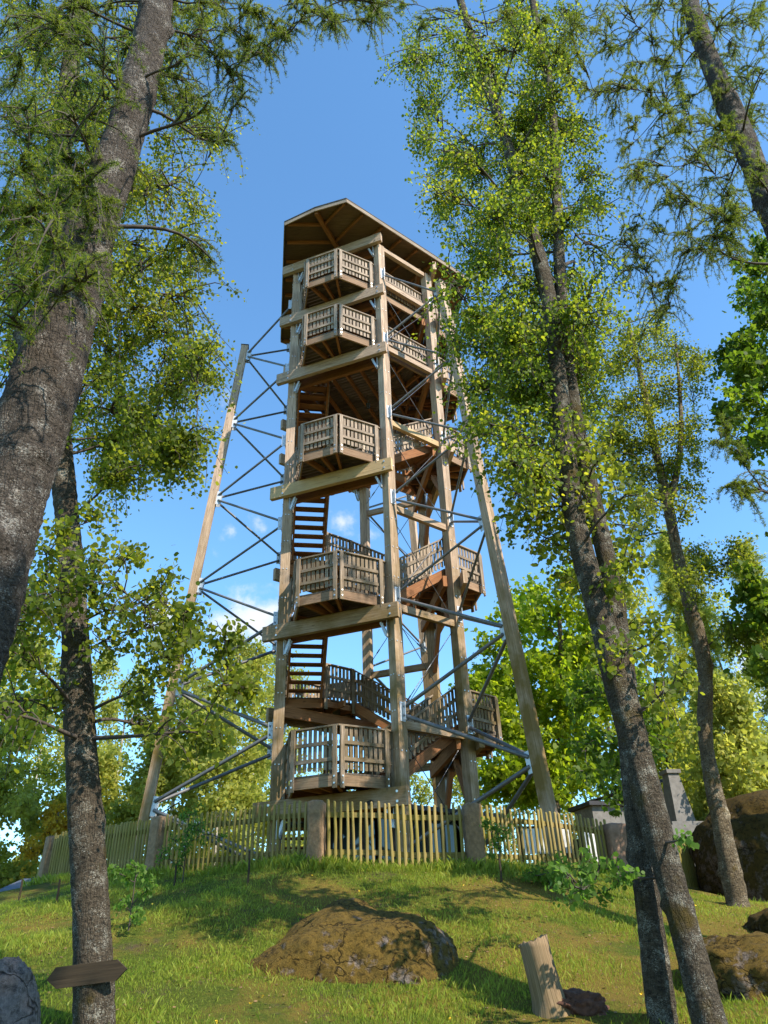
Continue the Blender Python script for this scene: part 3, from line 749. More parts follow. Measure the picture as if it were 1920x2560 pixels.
P = at(1450, 2160, 19); rock('boulder', 'dark boulder behind the fence to the right of the notice boards', (P[0], P[1]+.5, P[2]-.1), (.9, .7, .65), M_rock2, .2, 15, .12, 4)

# ------------------------------------------------------------------ stump, sign, stakes

P = at(1385, 2528, 8.5); st = thing('tree_stump', 'weathered barkless tree stump leaning slightly on the slope', 'stump')
def lumpy(ring_pts, rad, n, seed, mat, name, parent, amp=.12, jag=0):
    r_ = np.random.default_rng(seed); V = []; Fs = []; uv = []
    prof = 1+amp*np.cumsum(r_.normal(0, .3, n)); prof -= np.linspace(0, prof[-1]-prof[0], n); prof = np.clip(prof, .7, 1.3)
    m_ = len(ring_pts)
    top = r_.normal(0, jag, n)+(jag*4*np.cos(np.arange(n)*2*math.pi/n) if jag else 0)
    for i, p in enumerate(ring_pts):
        for k in range(n):
            a = 2*math.pi*k/n; rr = rad[i]*(prof[k]+r_.normal(0, .012))
            V.append((p[0]+rr*math.cos(a), p[1]+rr*math.sin(a), p[2]+(top[k] if i == m_-1 else 0)))
    V.append(tuple(np.array(ring_pts[-1])-[0, 0, .03])); c_ = len(V)-1
    q = []; tri = []
    for i in range(m_-1):
        for k in range(n): q.append((i*n+k, i*n+(k+1) % n, (i+1)*n+(k+1) % n, (i+1)*n+k))
    for k in range(n): tri.append(((m_-1)*n+k, (m_-1)*n+(k+1) % n, c_))
    me = bpy.data.meshes.new(name); me.from_pydata(V, [], q+tri)
    l = me.uv_layers.new(name='UVMap'); us = []
    for f in q:
        for vi in f: us.append((V[vi][2], (vi % n)*.06 if not (vi % n == 0 and f[0] % n == n-1) else n*.06))
    for f in tri:
        for vi in f: us.append((V[vi][0], V[vi][1]))
    l.data.foreach_set('uv', np.array(us, np.float32).ravel()); me.materials.append(mat)
    for i, pp in enumerate(me.polygons): pp.use_smooth = i < len(q)
    return link(bpy.data.objects.new(name, me), parent)
b = np.array([P[0], P[1], gz(P[0], P[1])-.08]); tpt = at(1333, 2350, 8.5)
pts = [b+(tpt-b)*s for s in np.linspace(0, 1, 12)]
lumpy(pts, [.225, .195, .172, .160, .155, .151, .148, .147, .146, .146, .145, .145], 36, 5, M_stumpw, 'trunk_wood', st, .10, .012)
r1 = rock('rotten_wood', None, (b[0]+.25, b[1]+.02, b[2]+.08), (.26, .2, .14), M_soil, .3, 21, .35, 5); r1.parent = st
if 'label' in r1: del r1['label']
if 'category' in r1: del r1['category']
sb = thing('direction_board', 'weathered double-pointed wooden direction board nailed to the left trunk', 'sign')
A = at(118, 2450, 7.45); B = at(318, 2422, 7.45); L = np.linalg.norm(B-A); d = (B-A)/L; up = unit(np.cross(np.cross(d, (0, 0, 1)), d)); nn = unit(np.cross(d, up))
h = .085; mb = MB(); pl = [A, A+d*.07+up*h, B-d*.09+up*h*.95, B, B-d*.09-up*h*.9, A+d*.09-up*h*.9]
f0 = [p+nn*.016 for p in pl]; f1 = [p-nn*.016 for p in pl]
u_ = lambda p: (float(np.dot(p-A, d)), float(np.dot(p-A, up)))
mb.quad(f0, [u_(p) for p in f0]); mb.quad(f1[::-1], [u_(p) for p in f1[::-1]])
for i in range(6):
    j = (i+1) % 6; mb.quad([f0[j], f0[i], f1[i], f1[j]], [(0, 0), (.2, 0), (.2, .03), (0, .03)])
mb.build('board', M_sign, sb)
def stake(u, v, Y, h, lab):
    P = at(u, v, Y); z = gz(P[0], P[1]); mb = MB().tube([(P[0], P[1], z-.1), (P[0]+.01, P[1], z+h*.5), (P[0], P[1], z+h)], [.017, .018, .015], 7)
    o = mb.build('garden_stake', M_sign, None); tag(o, lab, 'stake')
stake(618, 2230, 12.7, .50, 'thick brown stake standing in the grass left of the mossy boulder, before the fence')
stake(435, 2215, 13.6, .34, 'thin stake in the grass below the white-flowering sapling')
stake(1253, 2203, 13, .34, 'thin stake beside the second stone fence post')
stake(1373, 2212, 13.1, .32, 'thin stake amid the low shrub right of the front fence')
stake(48, 2240, 14.5, .35, 'thin pale stake at the far left near the blue-grey roof')
stake(140, 2255, 13.2, .35, 'thin dark stake left of the lichened trunk')

# ------------------------------------------------------------------ buildings, boards
def box(mb, c, sx, sy, z0, z1, ang=0):
    d = pol(ang); e = np.array([-d[1], d[0]]); c = np.array(c)
    mb.prism([c-d*sx/2-e*sy/2, c+d*sx/2-e*sy/2, c+d*sx/2+e*sy/2, c-d*sx/2+e*sy/2], z0, z1, d)
P = at(1600, 2070, 28); sh = thing('white_shed', 'white-walled hut with dark sloping roof behind the fence at the right', 'hut')
zb = gz(P[0], P[1])-.3
mb = MB(); box(mb, P[:2], 2.0, 1.7, zb, at(1580, 2000, 28)[2], .5); mb.build('wall', M_white, sh)
mb = MB(); zt = at(1580, 1994, 28)[2]
dd = pol(.5); ee = np.array([-dd[1], dd[0]])
mb.bar(v3(P[:2]-dd*1.25, zt-.05), v3(P[:2]+dd*1.2, zt+.6), 2.1, .09); mb.build('roof', M_felt, sh)
P = at(1505, 2080, 25.5); s2 = thing('grey_shed', 'small grey hut with flat dark roof left of the white hut', 'hut')
zb = gz(P[0], P[1])-.3; zt = at(1505, 2022, 25.5)[2]
mb = MB(); box(mb, P[:2], 1.1, 1.1, zb, zt, .3); mb.build('wall', M_grey, s2)
mb = MB(); box(mb, P[:2], 1.4, 1.4, zt, zt+.12, .3); mb.build('roof', M_felt, s2)
P = at(1710, 2090, 26); mo = thing('stone_monument', 'grey tapering stone monument on a wide plinth behind the right fence', 'monument')
zb = gz(P[0], P[1])-.3; z1 = at(1700, 2070, 26)[2]; z2 = at(1700, 1935, 26)[2]
mb = MB(); box(mb, P[:2], 1.6, 1.4, zb, z1, .2); box(mb, P[:2], 1.3, 1.15, z1, z1+.12, .2); mb.build('plinth', M_grey, mo)
V = []; 
mb = MB()
d = pol(.2); e = np.array([-d[1], d[0]]); lo = [P[:2]+d*x*.34+e*y*.34 for x, y in ((-1, -1), (1, -1), (1, 1), (-1, 1))]; hi = [P[:2]+d*x*.19+e*y*.19 for x, y in ((-1, -1), (1, -1), (1, 1), (-1, 1))]
for i in range(4):
    j = (i+1) % 4; mb.quad([v3(lo[i], z1+.12), v3(lo[j], z1+.12), v3(hi[j], z2), v3(hi[i], z2)], [(0, 0), (1, 0), (1, 1), (0, 1)])
mb.build('shaft', M_grey, mo)
mb = MB(); box(mb, P[:2], .52, .52, z2, z2+.12, .2); mb.build('cap', M_grey, mo)
def board(u0, u1, v0, v1, Y, lab, ang=0):
    A = at(u0, v0, Y); B = at(u1, v0, Y); bt = at(u0, v1, Y)[2]; o = thing('notice_board', lab, 'notice board')
    mb = MB(); mb.bar((A[0], A[1], (A[2]+bt)/2), (B[0], B[1]+.2, (A[2]+bt)/2), .03, A[2]-bt); mb.build('panel', M_panel, o)
    fr = MB()
    for q in (A, B):
        y = q[1] if q is A else q[1]+.2
        fr.bar((q[0], y+.06, gz(q[0], y)-.1), (q[0], y+.06, A[2]+.05), .08, .08)
    fr.bar((A[0]-.05, A[1]+.03, A[2]+.03), (B[0]+.05, B[1]+.23, A[2]+.03), .12, .04)
    fr.build('frame', M_sign, o)
board(1300, 1425, 2072, 2135, 18.2, 'wide pale notice board behind the right fence, nearest the tower leg')
board(1455, 1505, 2072, 2160, 18.0, 'narrow sunlit pale notice board behind the fence left of the brown stone post')
P = at(60, 2232, 27); br = thing('low_roof', 'blue-grey roof of a low building beyond the left edge of the hill', 'roof')
A = at(-120, 2275, 27); B = at(105, 2195, 27); C_ = at(165, 2195, 30)
mb = MB(); mb.quad([A, at(120, 2262, 25), at(150, 2196, 27), at(60, 2196, 28)], [(0, 0), (1, 0), (1, 1), (0, 1)])
mb.quad([at(60, 2196, 28), at(150, 2196, 27), at(170, 2250, 31), at(0, 2250, 31)], [(0, 0), (1, 0), (1, 1), (0, 1)]); 
mb.build('roof_sheet', M_tin, br)
c_ = at(60, 2196, 28); mb = MB(); box(mb, (at(40, 2230, 28)[0], 28.5), 3.6, 3.0, -4, at(60, 2250, 28)[2]-.1, .1); mb.build('wall', M_grey, br)
mb = MB(); q = at(85, 2202, 27.5); mb.tube([q-[0, 0, .1], q+[0, 0, .12]], .09, 10); mb.build('vent', M_felt, br)

# ------------------------------------------------------------------ trees
def tubes_np(polys, rads, n=4):
    """polys (m,k,3), rads (m,k) -> verts, quads"""
    m, k, _ = polys.shape
    d = np.empty_like(polys); d[:, 1:-1] = polys[:, 2:]-polys[:, :-2]; d[:, 0] = polys[:, 1]-polys[:, 0]; d[:, -1] = polys[:, -1]-polys[:, -2]
    d /= np.linalg.norm(d, axis=2, keepdims=True)+1e-9
    ref = np.where(np.abs(d[..., 2:3]) > .9, np.array([1., 0, 0]), np.array([0, 0, 1.]))
    s = np.cross(d, ref); s /= np.linalg.norm(s, axis=2, keepdims=True)+1e-9; u = np.cross(s, d)
    a = np.arange(n)*2*math.pi/n
    V = polys[:, :, None]+rads[:, :, None, None]*(s[:, :, None]*np.cos(a)[None, None, :, None]+u[:, :, None]*np.sin(a)[None, None, :, None])
    base = (np.arange(m)*k*n)[:, None, None]+(np.arange(k-1)*n)[None, :, None]
    i0 = np.arange(n)[None, None]; i1 = (np.arange(n)+1)[None, None] % n
    Fq = np.stack([base+i0, base+i1, base+n+i1, base+n+i0], -1).reshape(-1, 4)
    return V.reshape(-1, 3), Fq
def trunk_mesh(name, pts, rad, mat, parent, n=28, step=.12, amp=.06, butt=True):
    """smooth trunk through pts with bark-scale relief"""
    pts = np.array(pts, float); rad = np.array(rad, float)
    s = np.concatenate([[0], np.cumsum(np.linalg.norm(np.diff(pts, axis=0), axis=1))])
    ss = np.linspace(0, s[-1], max(8, int(s[-1]/step)))
    # Catmull-Rom-ish: smooth the linear interpolation
    P = np.stack([np.interp(ss, s, pts[:, i]) for i in range(3)], -1); r = np.interp(ss, s, rad)
    w = max(1, int(.5/step))
    for _ in range(3):
        Q = P.copy(); 
        for i in range(1, len(P)-1):
            a, b = max(0, i-w), min(len(P)-1, i+w); h_ = min(i-a, b-i); Q[i] = P[i-h_:i+h_+1].mean(0)
        P = Q
    r = r*(1+.05*np.sin(ss*1.7+pts[0, 0])+.03*np.sin(ss*4.1))
    V, Fq = tubes_np(P[None], r[None], n)
    V = V.reshape(len(P), n, 3)
    a = np.arange(n)*2*math.pi/n
    sd = rng.uniform(0, 6.28, 8)
    rel = sum(np.sin((j+2)*a[None]+sd[j]+ss[:, None]*(.6+.5*j)) for j in range(5))*amp/5+rng.normal(0, amp*.42, (len(P), n))
    for _ in range(int(ss[-1]/.55)):
        s0_, a0_ = rng.uniform(0, ss[-1]), rng.uniform(0, 6.28); da = (a[None]-a0_+math.pi) % (2*math.pi)-math.pi
        rel = rel+rng.uniform(.12, .34)*np.exp(-((ss[:, None]-s0_)/rng.uniform(.04, .10))**2-(da/.34)**2)*min(1, n/20)
    V += (V-P[:, None])*rel[..., None]
    return mesh_np(name, V.reshape(-1, 3), Fq, mat, parent, smooth=True), P, r
def leaves_np(C, size, hang=.5, shape='diamond', rs=None):
    n = len(C); a = rng.normal(0, 1, (n, 3)); a[:, 2] -= hang*1.6; a /= np.linalg.norm(a, axis=1, keepdims=True)
    b = rng.normal(0, 1, (n, 3)); b -= a*(a*b).sum(1, keepdims=True); b /= np.linalg.norm(b, axis=1, keepdims=True); c = np.cross(a, b)
    sz = (size*rng.uniform(.5, 1.35, n))[:, None]
    if shape == 'diamond':
        V = np.stack([C, C+a*sz*.42+b*sz*.40+c*sz*.06, C+a*sz, C+a*sz*.42-b*sz*.40+c*sz*.06], 1)
        k = 4
    elif shape == 'hex':
        V = np.stack([C, C+a*sz*.22+b*sz*.38+c*sz*.05, C+a*sz*.6+b*sz*.42, C+a*sz*1.02, C+a*sz*.6-b*sz*.42, C+a*sz*.22-b*sz*.38+c*sz*.05], 1); k = 6
    elif shape == 'maple':
        V = np.stack([C, C+a*sz*.1+b*sz*.42, C+a*sz*.5+b*sz*.52, C+a*sz*.62+b*sz*.2, C+a*sz*1.0, C+a*sz*.62-b*sz*.2, C+a*sz*.5-b*sz*.52, C+a*sz*.1-b*sz*.42], 1); k = 8
    return V.reshape(-1, 3), np.arange(n*k).reshape(n, k)
def needles_np(C, size, k=7):
    n = len(C); D = rng.normal(0, 1, (n, k, 3)); D[..., 2] -= .2; D /= np.linalg.norm(D, axis=2, keepdims=True)
    W = rng.normal(0, 1, (n, k, 3)); W -= D*(D*W).sum(2, keepdims=True); W /= np.linalg.norm(W, axis=2, keepdims=True)
    sz = rng.uniform(.7, 1.2, (n, k, 1))*size
    c = C[:, None]
    V = np.stack([c-W*sz*.07, c+W*sz*.07, c+D*sz], 2)
    return V.reshape(-1, 3), np.arange(n*k*3).reshape(-1, 3)
def grow(tree, P, r, clusters, mat_leaf, kind='birch', leaf=.06, twigs=9, lpt=40, rise=.6, droop=.3, limb_r=.22, leafshape='diamond', spread=.05, limbmat=None, scatter=.05, lmin=None, twr=.007, start=.25, lrk=1.0):
    """limbs from the trunk to each cluster, twigs filling the cluster, leaves along the twigs"""
    limbmat = limbmat or M_branch
    limbs = []; lr = []; tw = []; trr = []; pool = []
    ctr = np.array([P[int(np.argmin(np.abs(P[:, 2]-c[2])))] for c, _ in clusters]); dd_ = [np.linalg.norm(np.array(c)-q) for (c, _), q in zip(clusters, ctr)]
    clusters = [clusters[i] for i in np.argsort(dd_)]
    K_ = 9; KT = 6
    for (c, rad) in clusters:
        c = np.array(c, float); rad = np.array(rad if hasattr(rad, '__len__') else (rad, rad, rad), float)
        hd = np.hypot(P[:, 0]-c[0], P[:, 1]-c[1]); tz = c[2]-rise*hd
        sc_ = np.abs(P[:, 2]-tz)+.15*hd
        if lmin is not None: sc_ = sc_+np.where(P[:, 2] < lmin, 50, 0)
        i = int(np.argmin(sc_)); a = P[i]; ra = r[i]*limb_r*2
        if len(pool):
            pp = np.array(pool); dv = c-pp[:, :3]; ds = np.linalg.norm(dv, axis=1)+.6*np.maximum(0, -dv[:, 2])*(rise > 0)
            jx = int(np.argmin(ds))
            if ds[jx] < .8*np.linalg.norm(c-a): a = pp[jx, :3]; ra = pp[jx, 3]*.75
        d = c-a; L = np.linalg.norm(d)+.01
        t = np.linspace(0, 1, K_)[:, None]
        side = rng.normal(0, .05*L, 3); side2 = rng.normal(0, .035*L, 3)
        bend = np.array([0, 0, .05*L*(1 if rise > 0 else -1)])
        pl = a+d*t+np.sin(t*math.pi)*(side+bend)+np.sin(t*2*math.pi)*side2
        r0 = max(.006, min(ra, lrk*(.008+.011*L)))
        limbs.append(pl); rr_ = r0*(1-.75*t[:, 0])+.003; lr.append(rr_)
        for q_ in (4, 5, 6, 7): pool.append((*pl[q_], rr_[q_]))
        for _ in range(twigs):
            q = rng.normal(0, 1, 3); q = q/np.linalg.norm(q)*rng.uniform(.2, 1)**.5
            e = c+q*rad; e[2] -= droop*rad[2]*rng.uniform(0, 1.2)
            j = rng.uniform(.5, 1); s0 = np.array([np.interp(j, t[:, 0], pl[:, x]) for x in range(3)])
            dd = e-s0; tt = np.linspace(0, 1, KT)[:, None]; LL = np.linalg.norm(dd)
            tw.append(s0+dd*tt+np.sin(tt*math.pi)*np.array([0, 0, droop*LL*.4])+np.sin(tt*math.pi*2)*rng.normal(0, .04*LL, 3)+rng.normal(0, .012, (KT, 3))*tt)
            trr.append(twr*(1.25-tt[:, 0])*(.6+LL))
    V1, F1 = tubes_np(np.array(limbs), np.array(lr), 6)
    tw = np.array(tw); V2, F2 = tubes_np(tw, np.array(trr), 3)
    mesh_np('branches', np.vstack([V1, V2]), np.vstack([F1, F2+len(V1)]), limbmat, tree, smooth=True)
    m = len(tw); tt = rng.uniform(start, 1.02, (m, lpt)); x = np.clip(tt*(KT-1), 0, KT-1.001); i0 = x.astype(int); fr = (x-i0)[..., None]
    ar = np.arange(m)[:, None]; C = tw[ar, i0]*(1-fr)+tw[ar, i0+1]*fr+rng.normal(0, scatter, (m, lpt, 3))
    C = C.reshape(-1, 3)
    if kind == 'larch': V, Fq = needles_np(C, leaf)
    else: V, Fq = leaves_np(C, leaf, .5, leafshape)
    mesh_np('crown', V, Fq, mat_leaf, tree)
    return len(C)
def inpoly(x, y, poly):
    c = False; n = len(poly)
    for i in range(n):
        x0, y0 = poly[i]; x1, y1 = poly[(i+1) % n]
        if (y0 > y) != (y1 > y) and x < (x1-x0)*(y-y0)/(y1-y0)+x0: c = not c
    return c
def fill(poly, n, Y0, Y1, rad, jit=.3):
    """sample crown clumps through a real depth range; outline given in photo coordinates"""
    out = []; px = [p[0] for p in poly]; py = [p[1] for p in poly]; tries = 0; pts2 = []
    area = (max(px)-min(px))*(max(py)-min(py)); md = math.sqrt(area/n)*.45
    while len(out) < n and tries < 20000:
        tries += 1
        u = random.uniform(min(px), max(px)); v = random.uniform(min(py), max(py))
        if not inpoly(u, v, poly): continue
        if tries < 12000 and any(abs(u-a)+abs(v-b) < md for a, b in pts2[-40:]): continue
        pts2.append((u, v)); out.append((at(u, v, random.uniform(Y0, Y1)), rad*random.uniform(1-jit, 1+jit)))
    return out
def trunk_px(lst, tog=True):
    """[(u,v,Y,width_px)] bottom to top -> points, radii, extended to the ground"""
    pts = [at(u, v, Y) for u, v, Y, w_ in lst]; rad = [w_/2/ppm(p) for (u, v, Y, w_), p in zip(lst, pts)]
    if tog:
        p0, p1 = pts[0], pts[1]; g0 = gz(p0[0], p0[1]); d = (p0-p1)/max(.1, abs(p1[2]-p0[2]))
        if p0[2] > g0:
            q = p0+d*min(p0[2]-g0, 8)*1.0; q[2] = g0-.15; pts = [q, p0+(q-p0)*.6]+pts; rad = [rad[0]*1.35, rad[0]*1.1]+rad
        else:
            q = p0.copy(); q[2] = g0-.2; pts = [q]+pts; rad = [rad[0]*1.2]+rad
    return pts, rad
tot_l = 0
# --- left larch, close to the camera
T = thing('larch_tree', 'massive larch with thick grey scaly trunk at the left edge, nearest the viewer', 'larch tree')
pts, rad = trunk_px([(-5, 1350, 4.4, 172), (58, 1150, 4.42, 172), (112, 950, 4.45, 162), (174, 752, 4.47, 135), (246, 520, 4.5, 112), (312, 347, 4.5, 94), (372, 116, 4.5, 80), (392, 0, 4.5, 76), (470, -300, 4.5, 60), (560, -800, 4.5, 30)])
o, P_, r_ = trunk_mesh('trunk', pts, rad, M_bark_larch, T, n=44, step=.05, amp=.07)
cl = fill([(0, 0), (330, 0), (350, 200), (270, 560), (200, 760), (0, 800)], 60, 3.2, 5.8, .42)
cl += fill([(400, 0), (560, 0), (620, 160), (560, 290), (400, 260)], 22, 4.0, 5.8, .40)
cl += fill([(560, 0), (990, -30), (985, 70), (900, 110), (760, 50), (700, 150), (600, 200)], 22, 4.4, 5.8, .34)
cl += [(at(u, v, Y), rr) for u, v, Y, rr in ((610, 240, 4.8, .30), (640, 130, 4.7, .3), (700, 90, 4.9, .26), (845, 60, 5, .28), (935, 60, 5, .26), (330, 480, 5.3, .35), (270, 520, 4.1, .33), (200, 500, 4.0, .3), (570, 350, 5, .2), (530, 650, 5, .14))]
grow(T, P_, r_, cl, M_lf_larch, 'larch', .040, 12, 26, rise=.1, droop=.8, twr=.008, scatter=.010, start=.05, lrk=1.1)
# --- lichened birch with the direction board
T = thing('birch_tree', 'dark lichen-covered birch carrying the wooden direction board, leaning left as it rises', 'birch tree')
pts, rad = trunk_px([(240, 2560, 7.6, 100), (231, 2300, 7.65, 93), (217, 2100, 7.7, 80), (203, 1900, 7.75, 74), (195, 1700, 7.8, 69), (184, 1500, 7.9, 65), (172, 1330, 8.0, 56), (155, 1180, 8.1, 54), (150, 1090, 8.15, 50), (155, 950, 8.2, 47), (160, 750, 8.3, 44), (150, 500, 8.4, 42), (165, 250, 8.5, 38), (190, 0, 8.6, 34), (230, -400, 8.7, 18)])
o, P_, r_ = trunk_mesh('trunk', pts, rad, M_bark_birch, T, n=32, step=.06, amp=.06)
cl = fill([(0, 0), (530, 0), (560, 200), (540, 460), (545, 560), (500, 700), (540, 880), (430, 1010), (540, 1080), (500, 1180), (300, 1190), (0, 900)], 120, 7.2, 10.6, .78)
cl += fill([(280, 1000), (520, 1050), (470, 1150), (260, 1220)], 9, 7.3, 9.2, .42)
grow(T, P_, r_, cl, M_lf_birch, 'birch', .053, 14, 44, rise=.45, droop=.7, scatter=.07, leafshape='hex', twr=.008)
cl = fill([(0, 1440), (330, 1420), (560, 1530), (600, 1640), (470, 1700), (520, 1850), (300, 1760), (0, 1800)], 30, 6.2, 8.8, .42)
cl += [(at(u, v, Y), rr) for u, v, Y, rr in ((480, 1530, 7.2, .30), (560, 1700, 7.4, .3), (620, 1720, 7.5, .16), (400, 1450, 7.2, .26), (330, 1390, 7.2, .2), (520, 1850, 7.4, .22), (230, 1400, 7.0, .36), (120, 1370, 7.2, .36), (420, 1640, 6.9, .36), (250, 1280, 7.4, .25), (160, 1330, 7.2, .25), (40, 1500, 6.8, .4))]
grow(T, P_, r_, cl, M_lf_birch, 'birch', .060, 11, 16, rise=.3, droop=.45, scatter=.07, leafshape='hex', lmin=gz(-2.7, 7.6)+2.5)
# --- twin birches on the right
CX2 = fill([(1240, 1100), (1560, 1080), (1640, 1500), (1700, 1750), (1600, 1800), (1450, 1500), (1290, 1400), (1230, 1250)], 44, 7.4, 9.8, .42)
CR = fill([(1000, 0), (1450, 0), (1440, 180), (1500, 380), (1520, 700), (1490, 1000), (1500, 1180), (1240, 1180), (1190, 1000), (1110, 850), (1120, 700), (1080, 560), (1080, 420), (1020, 250)], 140, 7.8, 11.2, .72)
for lab, lst, cl, mt in (('slender birch rising in front of the right tower leg, left one of the crossing pair', [(1655, 2560, 8.0, 72), (1640, 2400, 8.0, 70), (1610, 2200, 8.1, 66), (1590, 2000, 8.2, 62), (1565, 1750, 8.3, 56), (1540, 1500, 8.4, 50), (1490, 1280, 8.6, 44), (1450, 1130, 8.7, 38), (1425, 950, 8.8, 32), (1400, 700, 8.9, 28), (1390, 450, 9, 24), (1380, 250, 9, 20), (1330, 0, 9.1, 16), (1320, -250, 9.1, 8)], CR[::2], M_bark_birch),
                         ('stouter mottled birch leaning left from the lower right corner, right one of the crossing pair', [(1776, 2560, 7.5, 82), (1738, 2400, 7.6, 77), (1685, 2230, 7.7, 74), (1640, 2080, 7.8, 74), (1598, 1900, 7.9, 72), (1545, 1700, 8, 68), (1495, 1520, 8.1, 62), (1445, 1350, 8.2, 58), (1415, 1180, 8.3, 50), (1402, 1000, 8.4, 44), (1375, 750, 8.6, 38), (1325, 560, 8.8, 32), (1265, 350, 9, 27), (1205, 180, 9.1, 22), (1150, 0, 9.2, 18), (1100, -200, 9.2, 9)], CR[1::2], M_bark_birch)):
    T = thing('birch_tree', lab, 'birch tree'); pts, rad = trunk_px(lst); o, P_, r_ = trunk_mesh('trunk', pts, rad, mt, T, n=30, step=.07, amp=.055)
    if lst[0][0] == 1776: grow(T, P_, r_, fill([(1330, 2130), (1560, 2150), (1620, 2210), (1500, 2240), (1380, 2220)], 10, 7.0, 8.4, .16)+fill([(1640, 2060), (1740, 2080), (1720, 2160)], 2, 7.2, 7.8, .1), M_lf_shrub, 'birch', .055, 5, 10, rise=-.05, droop=.2, scatter=.03, leafshape='hex', twr=.004)
    grow(T, P_, r_, CX2[::2] if cl[0] is CR[0] else CX2[1::2], M_lf_birch, 'birch', .07, 7, 16, rise=.35, droop=.4, scatter=.07, lmin=P_[0, 2]+2.5, leafshape='hex')
    grow(T, P_, r_, cl, M_lf_birchR, 'birch', .053, 15, 44, rise=.6, droop=.7, scatter=.075, twr=.008, lmin=P_[0, 2]+3.4, leafshape='hex')
# lower maple-like sprays of the twin birches, on an added, half-hidden stem
T = thing('maple_like_sprays', 'bright maple-like leaf sprays before the right fence and hut, on an added stem', 'leaf sprays')
pts, rad = trunk_px([(1625, 2195, 13, 14), (1600, 2000, 12.7, 11), (1545, 1800, 12.3, 9), (1490, 1620, 12, 6)]); o, P_, r_ = trunk_mesh('trunk', pts, rad, M_branch, T, n=8, step=.15)
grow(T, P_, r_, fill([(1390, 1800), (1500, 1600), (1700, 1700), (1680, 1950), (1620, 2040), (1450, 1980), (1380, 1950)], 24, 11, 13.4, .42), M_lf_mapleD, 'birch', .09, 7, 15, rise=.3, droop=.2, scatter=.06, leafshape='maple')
# --- slim crooked birch mid right
T = thing('birch_tree', 'slim crooked birch with forked top standing in front of the tall boulder', 'birch tree')
pts, rad = trunk_px([(1842, 2250, 14, 52), (1815, 2120, 14, 46), (1790, 2000, 14, 40), (1765, 1880, 14, 36), (1752, 1790, 14, 38), (1772, 1720, 14, 36), (1765, 1640, 14, 34), (1725, 1520, 14, 32), (1700, 1420, 14, 30), (1680, 1320, 14, 27), (1668, 1240, 14, 25), (1650, 1180, 14, 20), (1625, 1050, 14, 17), (1600, 930, 14, 13), (1570, 800, 14, 7)])
o, P_, r_ = trunk_mesh('trunk', pts, rad, M_bark_mix, T, n=22, step=.09, amp=.07)
fk = [at(1672, 1262, 14), at(1695, 1180, 14), at(1705, 1090, 14.1), at(1700, 980, 14.2), at(1690, 860, 14.2)]
trunk_mesh('fork', fk, [.09, .075, .06, .045, .02], M_bark_mix, T, n=14, step=.12)
cl = fill([(1500, 830), (1640, 770), (1760, 860), (1740, 1080), (1760, 1250), (1640, 1330), (1540, 1250), (1500, 1050)], 60, 12.8, 15.4, .52)
cl += fill([(1560, 1300), (1860, 1330), (1860, 1420), (1740, 1480), (1600, 1450)], 10, 13, 15, .42)+fill([(1800, 1520), (1900, 1560), (1880, 1660), (1780, 1640)], 5, 13, 15, .4)
grow(T, P_, r_, cl, M_lf_birch, 'birch', .065, 9, 46, rise=.5, droop=.35, scatter=.1)
# --- larch top right
T = thing('larch_tree', 'tall larch with drooping feathery boughs in the upper right corner', 'larch tree')
pts, rad = trunk_px([(2010, 720, 9, 66), (1918, 500, 9, 60), (1857, 347, 9, 56), (1792, 200, 9, 49), (1740, 58, 9, 42), (1722, 0, 9, 38), (1690, -200, 9, 26), (1640, -500, 9, 12)])
o, P_, r_ = trunk_mesh('trunk', pts, rad, M_bark_larch, T, n=30, step=.08, amp=.06)
cl = fill([(1330, 0), (1920, 0), (1920, 500), (1880, 640), (1700, 640), (1690, 800), (1600, 760), (1540, 600), (1560, 420), (1500, 260), (1380, 200)], 130, 7.6, 10.8, .52)
cl += fill([(1780, 1060), (1880, 1080), (1890, 1280), (1820, 1240)], 6, 8.0, 9.0, .3)+fill([(990, 0), (1090, 0), (1060, 90), (1000, 80)], 3, 8.5, 9.5, .3)
cl += fill([(1200, 0), (1480, 0), (1470, 150), (1300, 120)], 10, 8, 10, .45)
grow(T, P_, r_, cl, M_lf_larch, 'larch', .048, 12, 32, rise=-.05, droop=.8, scatter=.012, start=.05, lrk=1.2, twr=.008)
# --- maple-like tree at the right edge (trunk outside the frame)
T = thing('maple_tree', 'dense dark green maple crown reaching in from the right edge', 'maple tree')
px_, py_ = 10.8, 14.6; g0 = gz(px_, py_); o, P_, r_ = trunk_mesh('trunk', [(px_, py_, g0-.2), (px_, py_, 4), (px_+.3, py_, 8), (px_+.5, py_, 13)], [.25, .2, .14, .05], M_bark_mix, T, n=18, step=.2)
cl = fill([(1800, 620), (2100, 560), (2120, 950), (1800, 930)], 22, 12.6, 15.4, .6)+fill([(1790, 900), (2100, 800), (2150, 1400), (1900, 1360), (1830, 1200), (1800, 1050)], 34, 12.2, 15, .62)+fill([(1870, 1450), (2080, 1420), (2100, 1750), (1900, 1740)], 16, 12.6, 14.6, .5)
grow(T, P_, r_, cl, M_lf_mapleD, 'maple', .12, 9, 36, rise=.4, droop=.2, scatter=.09, leafshape='maple')
